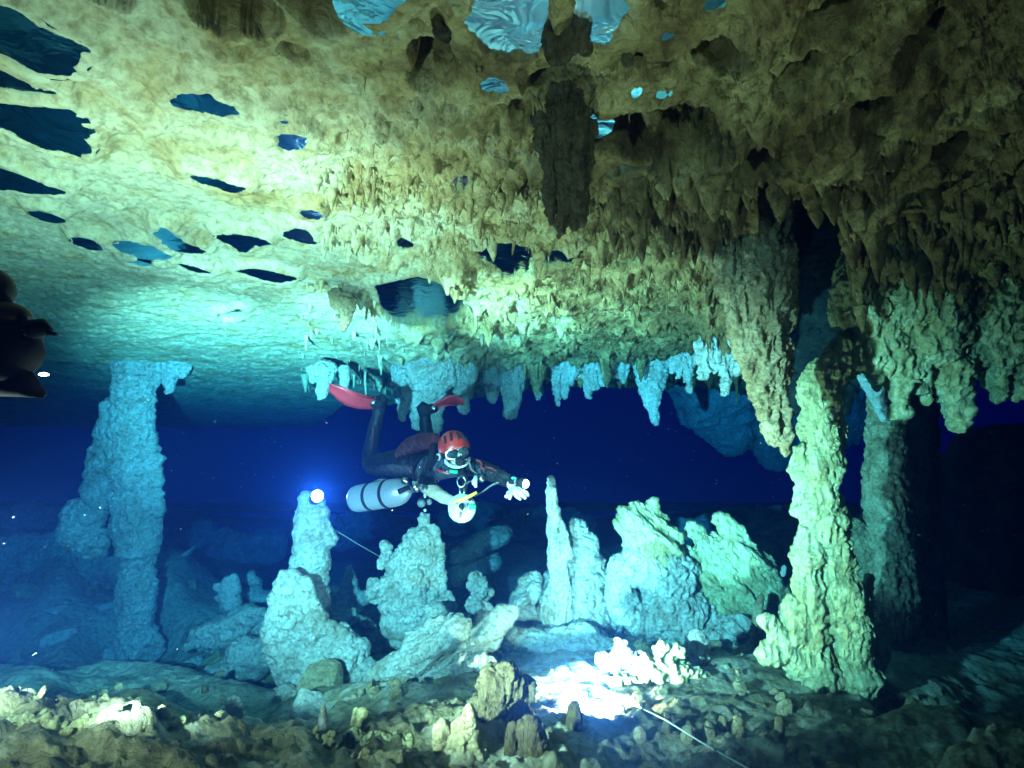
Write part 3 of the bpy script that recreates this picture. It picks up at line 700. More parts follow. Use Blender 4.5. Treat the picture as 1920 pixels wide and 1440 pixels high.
# middle distance on the left
form('boulder', [[(390,1200,30),(440,1170,30),(470,1150,20)],[(370,1200,16),(360,1210,10)],[(420,1190,40),(450,1185,30)]], 5.9, M_PALE, 'flat leaning block right of the left column', 'boulder', lump=.1, size=.3, pop=0)
form('rock', [[(425,1085,8),(428,1110,20),(434,1135,22)],[(438,1080,8),(440,1110,14)],[(404,1098,6),(420,1108,10)],[(405,1120,5),(420,1130,8)]], 5.9, M_PALE, 'small open mouthed horned rock on the far slope', 'rock', lump=.1, size=.12, pop=0)
form('boulder', [[(465,1145,16),(480,1160,20),(500,1185,24),(480,1210,26)]], 5.5, M_PALE, 'rounded boulder left of the knobbly flowstone', 'boulder', lump=.12, size=.2, pop=0)
form('rock_slab', [[(380,1290,30),(440,1265,40),(490,1230,30)]], 5.0, M_PALE, 'broad dim slab slanting in the dark left floor', 'rock slab', lump=.1, size=.3, pop=0)
form('boulder', [[(530,1300,20),(545,1330,36)],[(580,1330,30),(560,1350,36)]], 3.8, M_PALE, 'dim teal boulder under the knobbly flowstone', 'boulder', lump=.12, size=.2, pop=0)
form('rock_slab', [[(850,1045,12),(900,1020,22),(950,1000,16)]], 6.9, M_PALE, 'upper one of two far blue slabs behind the broad cone', 'rock slab', lump=.1, size=.3, pop=0, flat=2)
form('rock_slab', [[(850,1080,16),(900,1065,20),(930,1050,14)]], 6.7, M_PALE, 'lower one of two far blue slabs behind the broad cone', 'rock slab', lump=.1, size=.3, pop=0, flat=2)
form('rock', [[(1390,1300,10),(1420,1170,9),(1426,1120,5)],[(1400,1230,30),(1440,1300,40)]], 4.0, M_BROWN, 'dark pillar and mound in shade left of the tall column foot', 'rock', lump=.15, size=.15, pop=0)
form('cave_wall', [[(1880,860,100),(1900,1000,160),(1900,1250,200)],[(1800,900,40),(1810,1050,70),(1800,1200,90)]], 6.2, M_DARK, 'rock wall coloured black for shade, closing the right side of the cave', 'cave wall', lump=.15, size=.9, pop=0, vox=2.5)
form('cave_wall', [[(1540,1080,70),(1500,1000,40),(1600,1040,60)],[(1420,1060,40),(1480,1080,60)]], 7.5, M_PALE, 'dim teal mound behind the spiked slab', 'rock mound', lump=.15, size=.6, pop=0, vox=2)

# ------------------------------------------------------------------ small stalactites scattered over the roof
def drip_mesh(seed, slim):
    r = np.random.RandomState(seed); seg, rings = 9, 12
    t = np.linspace(0, 1, rings); a = np.linspace(0, 2 * np.pi, seg, endpoint=False)
    if slim: prof = .34 * (1 - t) ** .35 + .08 + .5 * np.exp(-t * 9)
    else: prof = (1 - t) ** .75 + .06
    TT, AA = np.meshgrid(t, a, indexing='ij'); PR = np.repeat(prof[:, None], seg, 1)
    V = np.stack([np.cos(AA) * PR, np.sin(AA) * PR, -TT * 5 + .4], -1).reshape(-1, 3)
    off = np.stack([gn(C3(TT.ravel() * 3, TT.ravel() * 0 + seed)), gn(C3(TT.ravel() * 3 + 9, TT.ravel() * 0 + seed))], 1)
    V[:, :2] *= (1 + .45 * fbm(np.stack([np.cos(AA), np.sin(AA), TT * 4 + seed], -1).reshape(-1, 3) * 1.2, 3))[:, None]
    V[:, :2] += off * .35 * TT.ravel()[:, None]
    i = np.arange(rings - 1)[:, None] * seg + np.arange(seg)[None]; j = np.arange(rings - 1)[:, None] * seg + (np.arange(seg)[None] + 1) % seg
    q = np.stack([i, i + seg, j + seg, j], -1).reshape(-1, 4)
    V = np.vstack([V, [[V[-seg:, 0].mean(), V[-seg:, 1].mean(), -4.75]]]); tip = len(V) - 1
    b0 = (rings - 1) * seg; tri = np.array([[b0 + k, tip, b0 + (k + 1) % seg, b0 + (k + 1) % seg] for k in range(seg)])
    me = bpy.data.meshes.new('stalactite')
    me.from_pydata(V.tolist(), [], [tuple(f) for f in q.tolist()] + [(int(f[0]), int(f[1]), int(f[2])) for f in tri])
    me.polygons.foreach_set('use_smooth', [True] * len(me.polygons))
    me.materials.append(M_CEIL); return me, V, q
fat = [drip_mesh(s, False) for s in range(5)]; slim = [drip_mesh(20 + s, True) for s in range(4)]
cand = []
r = np.random.RandomState(11)
zones = [  # px range, py range, count, length range (m), group phrase, label
 ((590,1000,330,480),520,(.03,.09),'small stalactites over the middle of the roof','one of many small stalactites over the middle of the roof'),
 ((980,1380,330,640),760,(.03,.10),'small stalactites on the bright roof right of the middle','one of many small stalactites on the bright roof right of the middle'),
 ((1180,1920,250,480),760,(.03,.11),'small stalactites in the dark upper right roof','one of many small stalactites in the dark upper right roof'),
 ((560,1000,540,690),260,(.04,.12),'small stalactites along the roof above the diver','one of many small stalactites along the roof above the diver'),
 ((560,1400,662,702),230,(.07,.26),'small stalactites on the far edge of the roof','one of many small stalactites on the far edge of the roof'),
 ((650,1250,120,330),160,(.02,.05),'small stalactites on the nearest brown roof','one of many small stalactites on the nearest brown roof')]
for (x0, x1, y0, y1), n, (l0, l1), grp, lab in zones:
    px = r.uniform(x0, x1, n); py = r.uniform(y0, y1, n)
    pts = np.array([on_plane(a, b, ZC) for a, b in zip(px, py)])
    L = l0 * .8 + 1.7 * (l1 - l0) * r.rand(n) ** 4
    keep_ = fbm(C3(pts[:, 0] * 2.6, pts[:, 1] * 2.6, 12.0), 3)
    for p, l, kk in zip(pts, L, keep_):
      if kk > -.10 + .12 * r.normal(): cand.append([p[0], p[1], l, grp, lab, l / p[1]])
XY = np.array([[c[0], c[1]] for c in cand]); ZZ = ceil_z(XY[:, 0], XY[:, 1])
inside = np.zeros(len(cand), bool)
for poly, _, _ in PK: inside |= sdist(XY[:, 0], XY[:, 1], poly) < .03
order = sorted([i for i in range(len(cand)) if not inside[i]], key=lambda i: -cand[i][5])
CM = []
for poly, lab, pp in PK:
    a_ = np.array(pp).mean(0); CM.append((a_[0], a_[1], 'the ' + lab))
CM += [(1062,320,'the ragged dark stalactite'),(1430,600,'the long tapering drapery'),(1530,520,'the black gap'),(1700,560,'the wide hanging shelf'),(1440,270,'the second of two roof hollows above the drapery'),
       (1290,265,'the first of two roof hollows above the drapery'),(1225,690,'the broad crusty stalactite'),(650,590,'the lone brown stalactite'),(800,700,'the cluster behind the diver'),(1800,230,'the roof hollow near the right edge'),
       (1650,190,'the roof hollow in the upper right'),(1560,60,'the roof hollow at the top right'),(1740,90,'the roof hollow near the top right corner')]
def describe0(px, py):
    m = min(CM, key=lambda q_: math.hypot((px - q_[0]) * .7, py - q_[1])); dx, dy = px - m[0], py - m[1]
    w_ = ('right of' if dx > 0 else 'left of') if abs(dx) > abs(dy) * 1.2 else ('above' if dy < 0 else 'below')
    return w_ + ' ' + m[2]
def px_of(x, y, z):
    c, s_ = math.cos(PITCH), math.sin(PITCH); dz = z - CAM[2]; D = c * y + s_ * dz
    return 960 + F * x / D, 720 - F * (-s_ * y + c * dz) / D
rest_v = []; rest_q = []; nv = 0
for rank, i in enumerate(order):
    x, y, l, grp, lab, _ = cand[i]
    kind = r.rand() < .45
    me, V, q = (slim if kind else fat)[r.randint(4)]
    wd = l * (.16 if kind else .26) * r.uniform(.7, 1.5); rz = r.uniform(0, 6.28)
    if rank < 290:
        lab = ('long ' if l > .07 else 'short ') + ('slim' if kind else 'stout') + ' stalactite ' + describe0(*px_of(x, y, ZZ[i]))
        lab = ' '.join(lab.split()[:16])
        o = put('stalactite', me, lab, 'stalactite', 'small stalactites on the roof', loc=(x, y, ZZ[i] + .004)); o.scale = (wd, wd, l / 5); o.rotation_euler = (r.normal() * .05, r.normal() * .05, rz)
    else:
        c, s = math.cos(rz), math.sin(rz); W = V * (wd, wd, l / 5)
        W = np.stack([W[:, 0] * c - W[:, 1] * s + x, W[:, 0] * s + W[:, 1] * c + y, W[:, 2] + ZZ[i] + .004], 1)
        rest_v.append(W); rest_q.append(q + nv); nv += len(W)
me = mesh_np('small_stalactites', np.vstack(rest_v), np.vstack(rest_q), M_CEIL)
put('small_stalactites', me, 'countless tiny stalactites and drips fringing the whole roof', 'stalactites', kind='stuff')

form('cave_wall', [[(1530,200,60),(1545,420,52),(1540,640,46),(1500,760,30)],[(1600,700,20),(1560,760,30)]], 4.9, M_DARK, 'added hanging wall coloured black for the shade in the gap between drapery and shelf', 'cave wall', lump=.2, size=.3, pop=0, vox=2)  # wall added in near black to stand for the unlit cavity

# ------------------------------------------------------------------ broken rock strewn over the floor
def chunk(seed):
    r = np.random.RandomState(seed); bm = bmesh.new(); bmesh.ops.create_icosphere(bm, subdivisions=3, radius=1)
    V = np.array([v.co[:] for v in bm.verts]); F_ = [[v.index for v in f.verts] for f in bm.faces]; bm.free()
    for k in range(9):
        n = r.normal(size=3); n /= np.linalg.norm(n); d = r.uniform(.35, .75); t = V @ n
        V -= np.clip(t - d, 0, None)[:, None] * n
    V += V / np.linalg.norm(V, axis=1)[:, None] * (.10 * fbm(V * 2 + seed, 3) + .05 * fbm(V * 5 + seed, 3, .6, True))[:, None]
    return V, np.array(F_)
CH = [chunk(s) for s in range(7)]
def rotm(r):
    q = Quaternion((r.normal(), r.normal(), r.normal(), r.normal())); q.normalize(); return np.array(q.to_matrix())
r = np.random.RandomState(21)
big_me = []
for k, (V, F_) in enumerate(CH):
    for st in (1, 2):
        W = V * ((1, .8, .6) if st == 1 else (1.25, .7, .28)); big_me.append(mesh_np('boulder', W, F_, [M_PALE, M_BROWN, M_PALE, M_FLUTE][(k + st) % 4], smooth=False))

def to_px(x, y, z):
    c, s_ = math.cos(PITCH), math.sin(PITCH); dy = y; dz = z - CAM[2]
    D = c * dy + s_ * dz; return 960 + F * x / D, 720 - F * (-s_ * dy + c * dz) / D
def describe(px, py, marks):
    m = min(marks, key=lambda q_: math.hypot((px - q_[0]) * .7, py - q_[1])); dx, dy = px - m[0], py - m[1]
    w_ = ('right of' if dx > 0 else 'left of') if abs(dx) > abs(dy) * 1.2 else ('above' if dy < 0 else 'below')
    far = 'just ' if math.hypot(dx, dy) < 60 else ''
    return far + w_ + ' ' + m[2]
FM = [(255,1100,'the left column'),(150,1000,'the lobe of the left column'),(430,1110,'the small horned rock'),(575,1000,'the lamp stalagmite'),(560,1170,'the knobbly flowstone'),(760,1080,'the broad cone stalagmite'),
      (765,1170,'the boulder under the broad cone'),(897,1130,'the short round headed stalagmite'),(820,1240,'the big tilted slab'),(1035,1050,'the needle stalagmite'),(1085,1130,'the wide rugged cone'),
      (1215,1000,'the leaning head rock'),(1240,1120,'the brightest flowstone mass'),(1340,1130,'the left jagged slab'),(1420,1110,'the right jagged slab'),(1306,1230,'the thumb shaped stalagmite'),(1560,1200,'the tall right column'),
      (655,1110,'the small pointed stalagmite'),(1000,1150,'the stepped shoulder of rock'),(60,1040,'the teal mound'),(1200,1300,'the lit rubble'),(480,1170,'the rounded boulder left of the flowstone')]
spots = []
for (x0, x1, y0, y1, d0, d1, n) in ((-60, 500, 1180, 1290, 5.0, 7.0, 16), (480, 960, 1180, 1290, 4.6, 5.6, 18), (560, 960, 1240, 1300, 3.3, 4.4, 9), (960, 1200, 1190, 1235, 4.2, 4.9, 8),
                                (1180, 1480, 1150, 1215, 4.7, 5.4, 12), (0, 420, 1030, 1090, 7, 7.6, 8), (1380, 1500, 1000, 1090, 6.4, 7.6, 6)):
    for k in range(n):
        px = r.uniform(x0, x1); D = r.uniform(d0, d1); p = P(px, 1100, D); spots.append((p.x, p.y, r.uniform(.07, .24) * (1 if D < 5.5 else 1.25)))
XY = np.array([(a, b_) for a, b_, c in spots]); Z = floor_z(XY[:, 0], XY[:, 1])
for k, (x, y, sc) in enumerate(spots):
    u_, v_ = to_px(x, y, Z[k]); fl = (k % len(big_me)) % 2; tone = ['pale','brownish','pale','yellowish'][((k % len(big_me)) // 2 + fl + 1) % 4]
    reg = 'on the dark left floor' if u_ < 480 else 'between the stalagmites left of centre' if u_ < 960 else 'behind the lit ground right of centre'
    o = put('boulder', big_me[k % len(big_me)], ('small ' if sc < .13 else 'large ' if sc > .21 else '') + tone + (' flat slab ' if fl else ' blocky rock ') + 'lying ' + describe(u_, v_, FM), 'boulder', 'broken rocks on the floor', loc=(x, y, Z[k] + sc * .18))
    o.rotation_euler = (r.normal() * .45, r.normal() * .45, r.uniform(0, 6.28)); o.scale = (sc, sc, sc)
vs = []; fs = []; nv = 0
n = 1500; T = r.uniform(-1.05, .85, n); Yr = np.exp(r.uniform(math.log(1.15), math.log(7.5), n)); Xr = T * Yr; Zr = floor_z(Xr, Yr)
MK = fbm(C3(Xr * 1.6, Yr * 1.6, 2.0), 3)
def low(seed):
    rr = np.random.RandomState(seed); bm = bmesh.new(); bmesh.ops.create_icosphere(bm, subdivisions=2, radius=1)
    V = np.array([v.co[:] for v in bm.verts]); F_ = np.array([[v.index for v in f.verts] for f in bm.faces]); bm.free()
    for k in range(8):
        n_ = rr.normal(size=3); n_ /= np.linalg.norm(n_); t = V @ n_; V = V - np.clip(t - rr.uniform(.4, .7), 0, None)[:, None] * n_
    return V, F_
LO = [low(s) for s in range(8)]
for k in range(n):
    if MK[k] < .05: continue
    V, F_ = LO[k % 8]; sc = (.004 + .024 * r.rand() ** 3) * (Yr[k] ** .9) ; R = rotm(r)
    W = (V * (1, r.uniform(.5, .9), r.uniform(.3, .8)) * sc) @ R.T + (Xr[k], Yr[k], Zr[k] + sc * .25)
    vs.append(W); fs.append(F_ + nv); nv += len(W)
put('rubble', mesh_np('rubble', np.vstack(vs), np.vstack(fs), M_BROWN, smooth=False), 'small broken rubble and fallen straws covering the cave floor', 'rubble', kind='stuff')

# ledges and slabs that tie the middle ground together
def layered(s_, D, lab, cat='rock slab', ax=(.2, 0, .97), mat=None, **kw):
    a_ = dict(lump=.16, strata=.3, size=.12, axis=ax, pop=.010, popf=14); a_.update(kw)
    return form('rock_slab', s_, D, mat or M_PALE, lab, cat, **a_)
layered([[(960,1205,16),(1030,1200,26),(1100,1205,26),(1150,1215,16)],[(940,1225,12),(1010,1228,20),(1090,1228,14)]], 4.15, 'low layered ledge at the foot of the wide rugged cone')
layered([[(985,1120,10),(975,1160,20),(960,1195,24)],[(1005,1100,12),(1000,1150,16)]], 4.5, 'stepped shoulder of rock left of the needle foot')
layered([[(1370,1195,18),(1330,1200,22),(1290,1205,16)],[(1400,1180,14),(1370,1170,20)]], 4.2, 'ragged block under the two jagged leaning slabs', ax=(.6, 0, .8))
layered([[(640,1190,26),(680,1180,24),(700,1210,20)],[(620,1155,14),(660,1160,18)]], 5.0, 'dim ledge between the lamp stalagmite and the broad cone')
layered([[(350,1215,10),(390,1195,22),(450,1170,24),(490,1150,12)]], 5.4, 'pale slab tilted up to the right in the left middle ground', ax=(-.4, .3, .86))
layered([[(450,1215,24),(500,1235,26),(520,1210,16)]], 4.9, 'pale block against the left side of the knobbly flowstone')
layered([[(830,1215,10),(850,1185,16),(845,1160,10)],[(815,1150,14),(830,1180,12)]], 4.2, 'knobbly knuckle of rock over the top of the tilted slab', ax=(0, 0, 1))
layered([[(470,1075,5),(478,1110,14),(470,1140,20)],[(500,1120,12),(510,1150,18)]], 6.6, 'far pointed rock behind the knobbly flowstone')
layered([[(1130,1060,5),(1136,1090,9),(1140,1120,14)]], 5.0, 'thin post of rock between the wide cone and the leaning head rock')
form('cave_wall', [[(1180,640,60),(1290,680,70),(1350,740,100),(1380,820,50)],[(1420,640,90),(1450,760,90),(1460,850,50)],[(1540,700,80),(1560,800,70)]], 10.5, M_PALE, 'far blue rock wall seen between the fringe and the drapery', 'cave wall', lump=.22, size=.8, pop=0, vox=2)
form('cave_wall', [[(1560,1000,20),(1480,975,30),(1380,985,34),(1280,1000,26),(1200,1010,16)]], 8.4, M_PALE, 'far low ridge of rock behind the jagged leaning slabs', 'rock ridge', lump=.25, size=.5, pop=0, vox=1.6)
form('cave_wall', [[(300,1085,40),(200,1050,50),(80,1040,40),(-40,1045,40)]], 7.4, M_PALE, 'low teal mound of rock behind the left column', 'rock mound', lump=.25, size=.5, pop=0, vox=1.6)

# silt drifting in the water
r = np.random.RandomState(5); vs = []; fs = []
tv = np.array([(1, 1, 1), (1, -1, -1), (-1, 1, -1), (-1, -1, 1)], float); tf = np.array([(0, 1, 2), (0, 3, 1), (0, 2, 3), (1, 3, 2)])
for k in range(420):
    D = r.uniform(.9, 5.5); p = np.array(P(r.uniform(0, 1920), r.uniform(650, 1250), D)); vs.append(tv * r.uniform(.0005, .0011) * (.5 + D * .35) + p); fs.append(tf + 4 * k)
put('drifting_silt', mesh_np('drifting_silt', np.vstack(vs), np.vstack(fs), M_PALE, smooth=False), 'tiny specks of silt drifting in the cave water', 'silt', kind='stuff')

for s_, D, lab in (([(560,985,30),(640,1000,26),(700,978,22),(760,1000,26)], 12.5, 'distant low ridge behind the lamp stalagmite'),
                   ([(840,985,22),(900,968,26),(960,990,24),(1030,975,20),(1100,990,24)], 12.0, 'distant low ridge behind the needle'),
                   ([(-20,1000,40),(60,985,30),(140,1000,34)], 10.5, 'distant hump of rock at the left edge'),
                   ([(300,1030,30),(380,1010,26),(450,1035,30),(520,1020,24)], 11.0, 'distant ridge right of the left column')):
    form('rock_ridge', [s_], D, M_PALE, lab, 'rock ridge', lump=.4, size=.6, pop=0, vox=1.4, flute=.3, shrink=1.0)
# ------------------------------------------------------------------ the diver
DD = 3.8
def Q(px, py, d=0.0): return P(px, py, DD + d)
M_NEO = plain('black_neoprene', (.006, .006, .007), .6, spec=.25, bump=.004, bscale=25)
M_RED = plain('red_shell', (.46, .022, .012), .4, bump=.001)
M_REDCLOTH = plain('red_cloth', (.11, .004, .004), .8, bump=.004, bscale=30)
M_FIN = plain('red_rubber', (.60, .03, .035), .4)
M_SKIN = plain('pale_skin', (.42, .32, .23), .55, bump=.002)
M_SUIT = plain('blue_grey_suit', (.035, .045, .07), .6, bump=.005, bscale=22)
M_ALU = plain('brushed_aluminium', (.30, .31, .40), .40, metal=.4, bump=.0006, bscale=120)
M_STEEL = plain('steel', (.7, .7, .7), .25, metal=1)
M_BLK = plain('black_rubber', (.008, .008, .009), .75, spec=.2)
M_WHITE = plain('white_plastic', (.48, .48, .47), .45)
M_YEL = plain('yellow_plastic', (.75, .6, .05), .4)
M_GRN = plain('green_plastic', (.02, .55, .22), .4)
M_LINE = plain('white_line', (.5, .5, .45), .8)
M_HOSE = plain('grey_hose', (.10, .11, .12), .5)
M_GLOW = plain('lamp_lens', (1, 1, 1), .3, emit=(.85, .93, 1.0), estr=30, vary=0)
M_GLOWG = plain('lamp_ring', (.5, .8, .6), .3, emit=(.3, .9, .6), estr=.8, vary=0)
def glassm():
    m, nt, N, L, b = nodes('mask_glass'); b.inputs['Base Color'].default_value = (.03, .05, .05, 1)
    b.inputs['Roughness'].default_value = .05; b.inputs['Transmission Weight'].default_value = .35; b.inputs['Specular IOR Level'].default_value = .8
    return m
M_GLASS = glassm()

def part(name, bm, mat, parent, label=None, smooth=True):
    bmesh.ops.recalc_face_normals(bm, faces=bm.faces)
    me = bpy.data.meshes.new(name); bm.to_mesh(me); bm.free()
    me.polygons.foreach_set('use_smooth', [smooth] * len(me.polygons))
    for mm in (mat if isinstance(mat, (list, tuple)) else [mat]): me.materials.append(mm)
    o = put(name, me, label, parent=parent)
    if parent:
        pm = Matrix.Translation(parent['_o']) if '_o' in parent else Matrix()
    return o
def root_at(name, loc, label, cat, group=None):
    o = empty(name, loc, label, cat, group); return o
def child(name, bm, mat, root, parent=None, label=None, smooth=True):
    """bm in world coordinates -> mesh local to the thing's base"""
    bmesh.ops.translate(bm, verts=bm.verts, vec=-Vector(root.location))
    bmesh.ops.recalc_face_normals(bm, faces=bm.faces)
    me = bpy.data.meshes.new(name); bm.to_mesh(me); bm.free()
    me.polygons.foreach_set('use_smooth', [smooth] * len(me.polygons)); me.materials.append(mat)
    return put(name, me, label, parent=parent or root)
def tube(pts, rad, seg=12, flat=1.0, dd=(0, 1, 0)):
    bm = bmesh.new()
    if not isinstance(rad, (list, tuple)): rad = [rad] * len(pts)
    tube_bm(bm, pts, rad, seg, flat, dd); return bm
def curve_pts(pts, n=8):
    pts = [Vector(p) for p in pts]; out = []
    for i in range(len(pts) - 1):
        p0 = pts[max(i - 1, 0)]; p1 = pts[i]; p2 = pts[i + 1]; p3 = pts[min(i + 2, len(pts) - 1)]
        for k in range(n):
            t = k / n
            out.append(.5 * ((2 * p1) + (p2 - p0) * t + (2 * p0 - 5 * p1 + 4 * p2 - p3) * t * t + (-p0 + 3 * p1 - 3 * p2 + p3) * t ** 3))
    return out + [pts[-1]]
def ell(c, r, M=None, seg=24, rings=14):
    bm = bmesh.new(); bmesh.ops.create_uvsphere(bm, u_segments=seg, v_segments=rings, radius=1)
    for v in bm.verts: v.co = Vector((v.co.x * r[0], v.co.y * r[1], v.co.z * r[2]))
    if M is not None: bmesh.ops.transform(bm, matrix=M, verts=bm.verts)
    bmesh.ops.translate(bm, verts=bm.verts, vec=Vector(c)); return bm
def ring_pts(c, a, b, r1, r2, n=20, t0=0, t1=2 * math.pi):
    return [Vector(c) + Vector(a) * r1 * math.cos(t0 + (t1 - t0) * k / n) + Vector(b) * r2 * math.sin(t0 + (t1 - t0) * k / n) for k in range(n + 1)]

diver = root_at('person', Q(800, 900, .2), 'scuba diver in red helmet and black suit swimming towards the camera with knees bent', 'person')

# body: one skinned figure, hands with five fingers each
J = {}
def j(n, p, r): J[n] = (Vector(p), r)
j('pelvis', Q(742, 872, .55), .15); j('waist', Q(775, 870, .36), .135); j('chest', Q(828, 884, .14), .165)
j('neck', Q(850, 870, .04), .07); j('head', Q(856, 848, -.02), .085); j('crown', Q(855, 828, -.01), .075)
j('sh_r', Q(803, 882, .14), .085); j('el_r', Q(797, 910, -.04), .052); j('fa_r', Q(826, 929, -.16), .044); j('wr_r', Q(850, 941, -.24), .028); j('pm_r', Q(866, 947, -.28), .032)
j('sh_l', Q(880, 872, .08), .085); j('el_l', Q(926, 888, -.06), .054); j('fa_l', Q(942, 896, -.16), .045); j('wr_l', Q(958, 907, -.26), .03); j('pm_l', Q(965, 917, -.30), .033)
j('hip_r', Q(722, 872, .62), .11); j('kn_r', Q(692, 873, .78), .072); j('cf_r', Q(697, 835, .84), .062); j('an_r', Q(711, 765, .90), .044); j('ft_r', Q(712, 750, .92), .048); j('to_r', Q(700, 752, .80), .035)
j('hip_l', Q(768, 862, .64), .11); j('kn_l', Q(800, 858, .95), .075); j('cf_l', Q(800, 828, .98), .062); j('an_l', Q(797, 780, .98), .046); j('ft_l', Q(798, 766, .98), .055); j('to_l', Q(815, 768, .98), .04)
E = [('pelvis','waist'),('waist','chest'),('chest','neck'),('neck','head'),('head','crown'),('chest','sh_r'),('sh_r','el_r'),('el_r','fa_r'),('fa_r','wr_r'),('wr_r','pm_r'),
     ('chest','sh_l'),('sh_l','el_l'),('el_l','fa_l'),('fa_l','wr_l'),('wr_l','pm_l'),('pelvis','hip_r'),('hip_r','kn_r'),('kn_r','cf_r'),('cf_r','an_r'),('an_r','ft_r'),('ft_r','to_r'),
     ('pelvis','hip_l'),('hip_l','kn_l'),('kn_l','cf_l'),('cf_l','an_l'),('an_l','ft_l'),('ft_l','to_l')]
def fingers(palm, specs):
    out = []
    for sp in specs:
        out.append(([palm] + [Q(*s) for s in sp]))
    return out
FG = fingers(J['pm_l'][0], [  # left hand: splayed, two fingers forward to the right, others back to the left
      [(975,917,-.33),(984,923,-.35),(990,929,-.34)], [(972,921,-.35),(980,929,-.37),(986,934,-.37)], [(966,924,-.34),(970,931,-.36),(976,936,-.35)],
      [(960,922,-.32),(956,930,-.34),(954,936,-.34)], [(958,920,-.33),(951,928,-.36),(948,932,-.37)]]) + \
     fingers(J['pm_r'][0], [
      [(876,944,-.33),(884,942,-.35),(889,946,-.34)], [(877,949,-.34),(885,948,-.37),(889,952,-.36)], [(874,953,-.34),(881,955,-.37),(885,958,-.36)],
      [(869,956,-.33),(874,960,-.36),(879,962,-.35)], [(868,941,-.32),(875,937,-.36),(882,935,-.38)]])
def skin_body():
    names = list(J); me = bpy.data.meshes.new('t')
    me.from_pydata([tuple(J[n][0]) for n in names], [(names.index(a), names.index(b)) for a, b in E], [])
    o = bpy.data.objects.new('t', me); COL.objects.link(o)
    sk = o.modifiers.new('s', 'SKIN'); sk.branch_smoothing = .6
    lay = me.skin_vertices[0].data
    for i, n in enumerate(names):
        k_ = 1.12 if n[:2] in ('kn', 'cf', 'an', 'hi', 'el', 'fa') and n != 'fa_r' else 1.0; lay[i].radius = (J[n][1] * k_, J[n][1] * k_); lay[i].use_root = (n == 'pelvis')
    sb = o.modifiers.new('b', 'SUBSURF'); sb.levels = 2
    dg = bpy.context.evaluated_depsgraph_get(); ev = o.evaluated_get(dg); m2 = ev.to_mesh()
    bm = bmesh.new(); bm.from_mesh(m2); ev.to_mesh_clear(); bpy.data.objects.remove(o); bpy.data.meshes.remove(me)
    for fpts in FG:
        n = len(fpts); tube_bm(bm, curve_pts(fpts, 3), list(np.linspace(.015, .0085, (n - 1) * 3 + 1)), 8)
    # jaw and nose give the head a face
    for c, r in ((Q(858, 866, -.07), (.05, .05, .04)), (Q(863, 855, -.125), (.014, .022, .02))):
        t = ell(c, r); m = bpy.data.meshes.new('x'); t.to_mesh(m); t.free(); bm.from_mesh(m); bpy.data.meshes.remove(m)
    V, Nn, q = remesh_np(bm, .0058)
    V = V + Nn * (.010 * fbm(V * 14, 3) + .008 * fbm(V * 34 * [1, 1, .5], 3, .55, True))[:, None]
    return V, q
V, q = skin_body()
me = mesh_np('body', V - np.array(diver.location), q, M_NEO)
me.materials.append(M_SKIN); me.materials.append(M_SUIT)
cen = V[q].mean(1)
def near(a, b, r):
    a = np.array(J[a][0]); b = np.array(J[b][0]); d = b - a
    t = np.clip(((cen - a) @ d) / (d @ d + 1e-9), 0, 1); return np.linalg.norm(cen - a - t[:, None] * d, axis=1) < r
idx = np.zeros(len(q), int)
idx[near('chest', 'chest', .2) & (cen[:, 2] < J['chest'][0].z + .12)] = 2
idx[near('head', 'head', .135) & (cen[:, 1] < J['head'][0].y - .03) & (cen[:, 2] < J['head'][0].z + .03)] = 1
m_fr = near('el_r', 'wr_r', .09) | near('pm_r', 'pm_r', .13); idx[m_fr & (cen[:, 2] < J['el_r'][0].z + .01)] = 1
idx[near('pm_l', 'pm_l', .16) & (cen[:, 1] < J['wr_l'][0].y - .015)] = 1
me.polygons.foreach_set('material_index', idx.astype(np.int32))
put('body', me, parent=diver)

# head gear, in the head's own frame
HM = Matrix.Translation(Q(853, 846, -.03)) @ Matrix.Rotation(math.radians(-13), 4, 'Y') @ Matrix.Rotation(math.radians(14), 4, 'Z') @ Matrix.Rotation(math.radians(4), 4, 'X')
def inhead(bm): bmesh.ops.transform(bm, matrix=HM, verts=bm.verts); return bm
bm = bmesh.new(); bmesh.ops.create_uvsphere(bm, u_segments=40, v_segments=24, radius=1)
for v in bm.verts:
    x, y, z = v.co; v.co = Vector((x * .118, y * .135 + .02, z * .135 + .02))
dl = [v for v in bm.verts if v.co.z < .008 - .055 * sst(-.02, .10, v.co.y) + .02 * (abs(v.co.x) / .118) * -1.2]
bmesh.ops.delete(bm, geom=dl, context='VERTS')
r_ = bmesh.ops.solidify(bm, geom=bm.faces[:], thickness=.012)
helmet = child('helmet', inhead(bm), M_RED, diver, label='hard red helmet with dark vent slots')
for k, (vx, vz) in enumerate([(-.062, .105), (-.02, .118), (.03, .116), (.07, .10)]):
    vy = -.118 * math.sqrt(max(0, 1 - (vx / .118) ** 2 - ((vz - .02) / .135) ** 2)) * 1.12 + .014
    b_ = bmesh.new(); tube_bm(b_, [Vector((vx * 1.03, vy - .006, vz + .022)), Vector((vx * 1.08, vy - .03, vz - .03))], [.006, .007], 8)
    child('vent_slot', inhead(b_), M_BLK, diver, helmet)
b_ = ell((-.125, -.02, -.012), (.02, .028, .028)); child('side_lamp', inhead(b_), M_WHITE, diver, helmet)
b_ = bmesh.new(); tube_bm(b_, [Vector((-.142, -.035, -.012)), Vector((-.15, -.042, -.012))], [.018, .018], 16); child('lamp_cap', inhead(b_), M_BLK, diver, helmet)
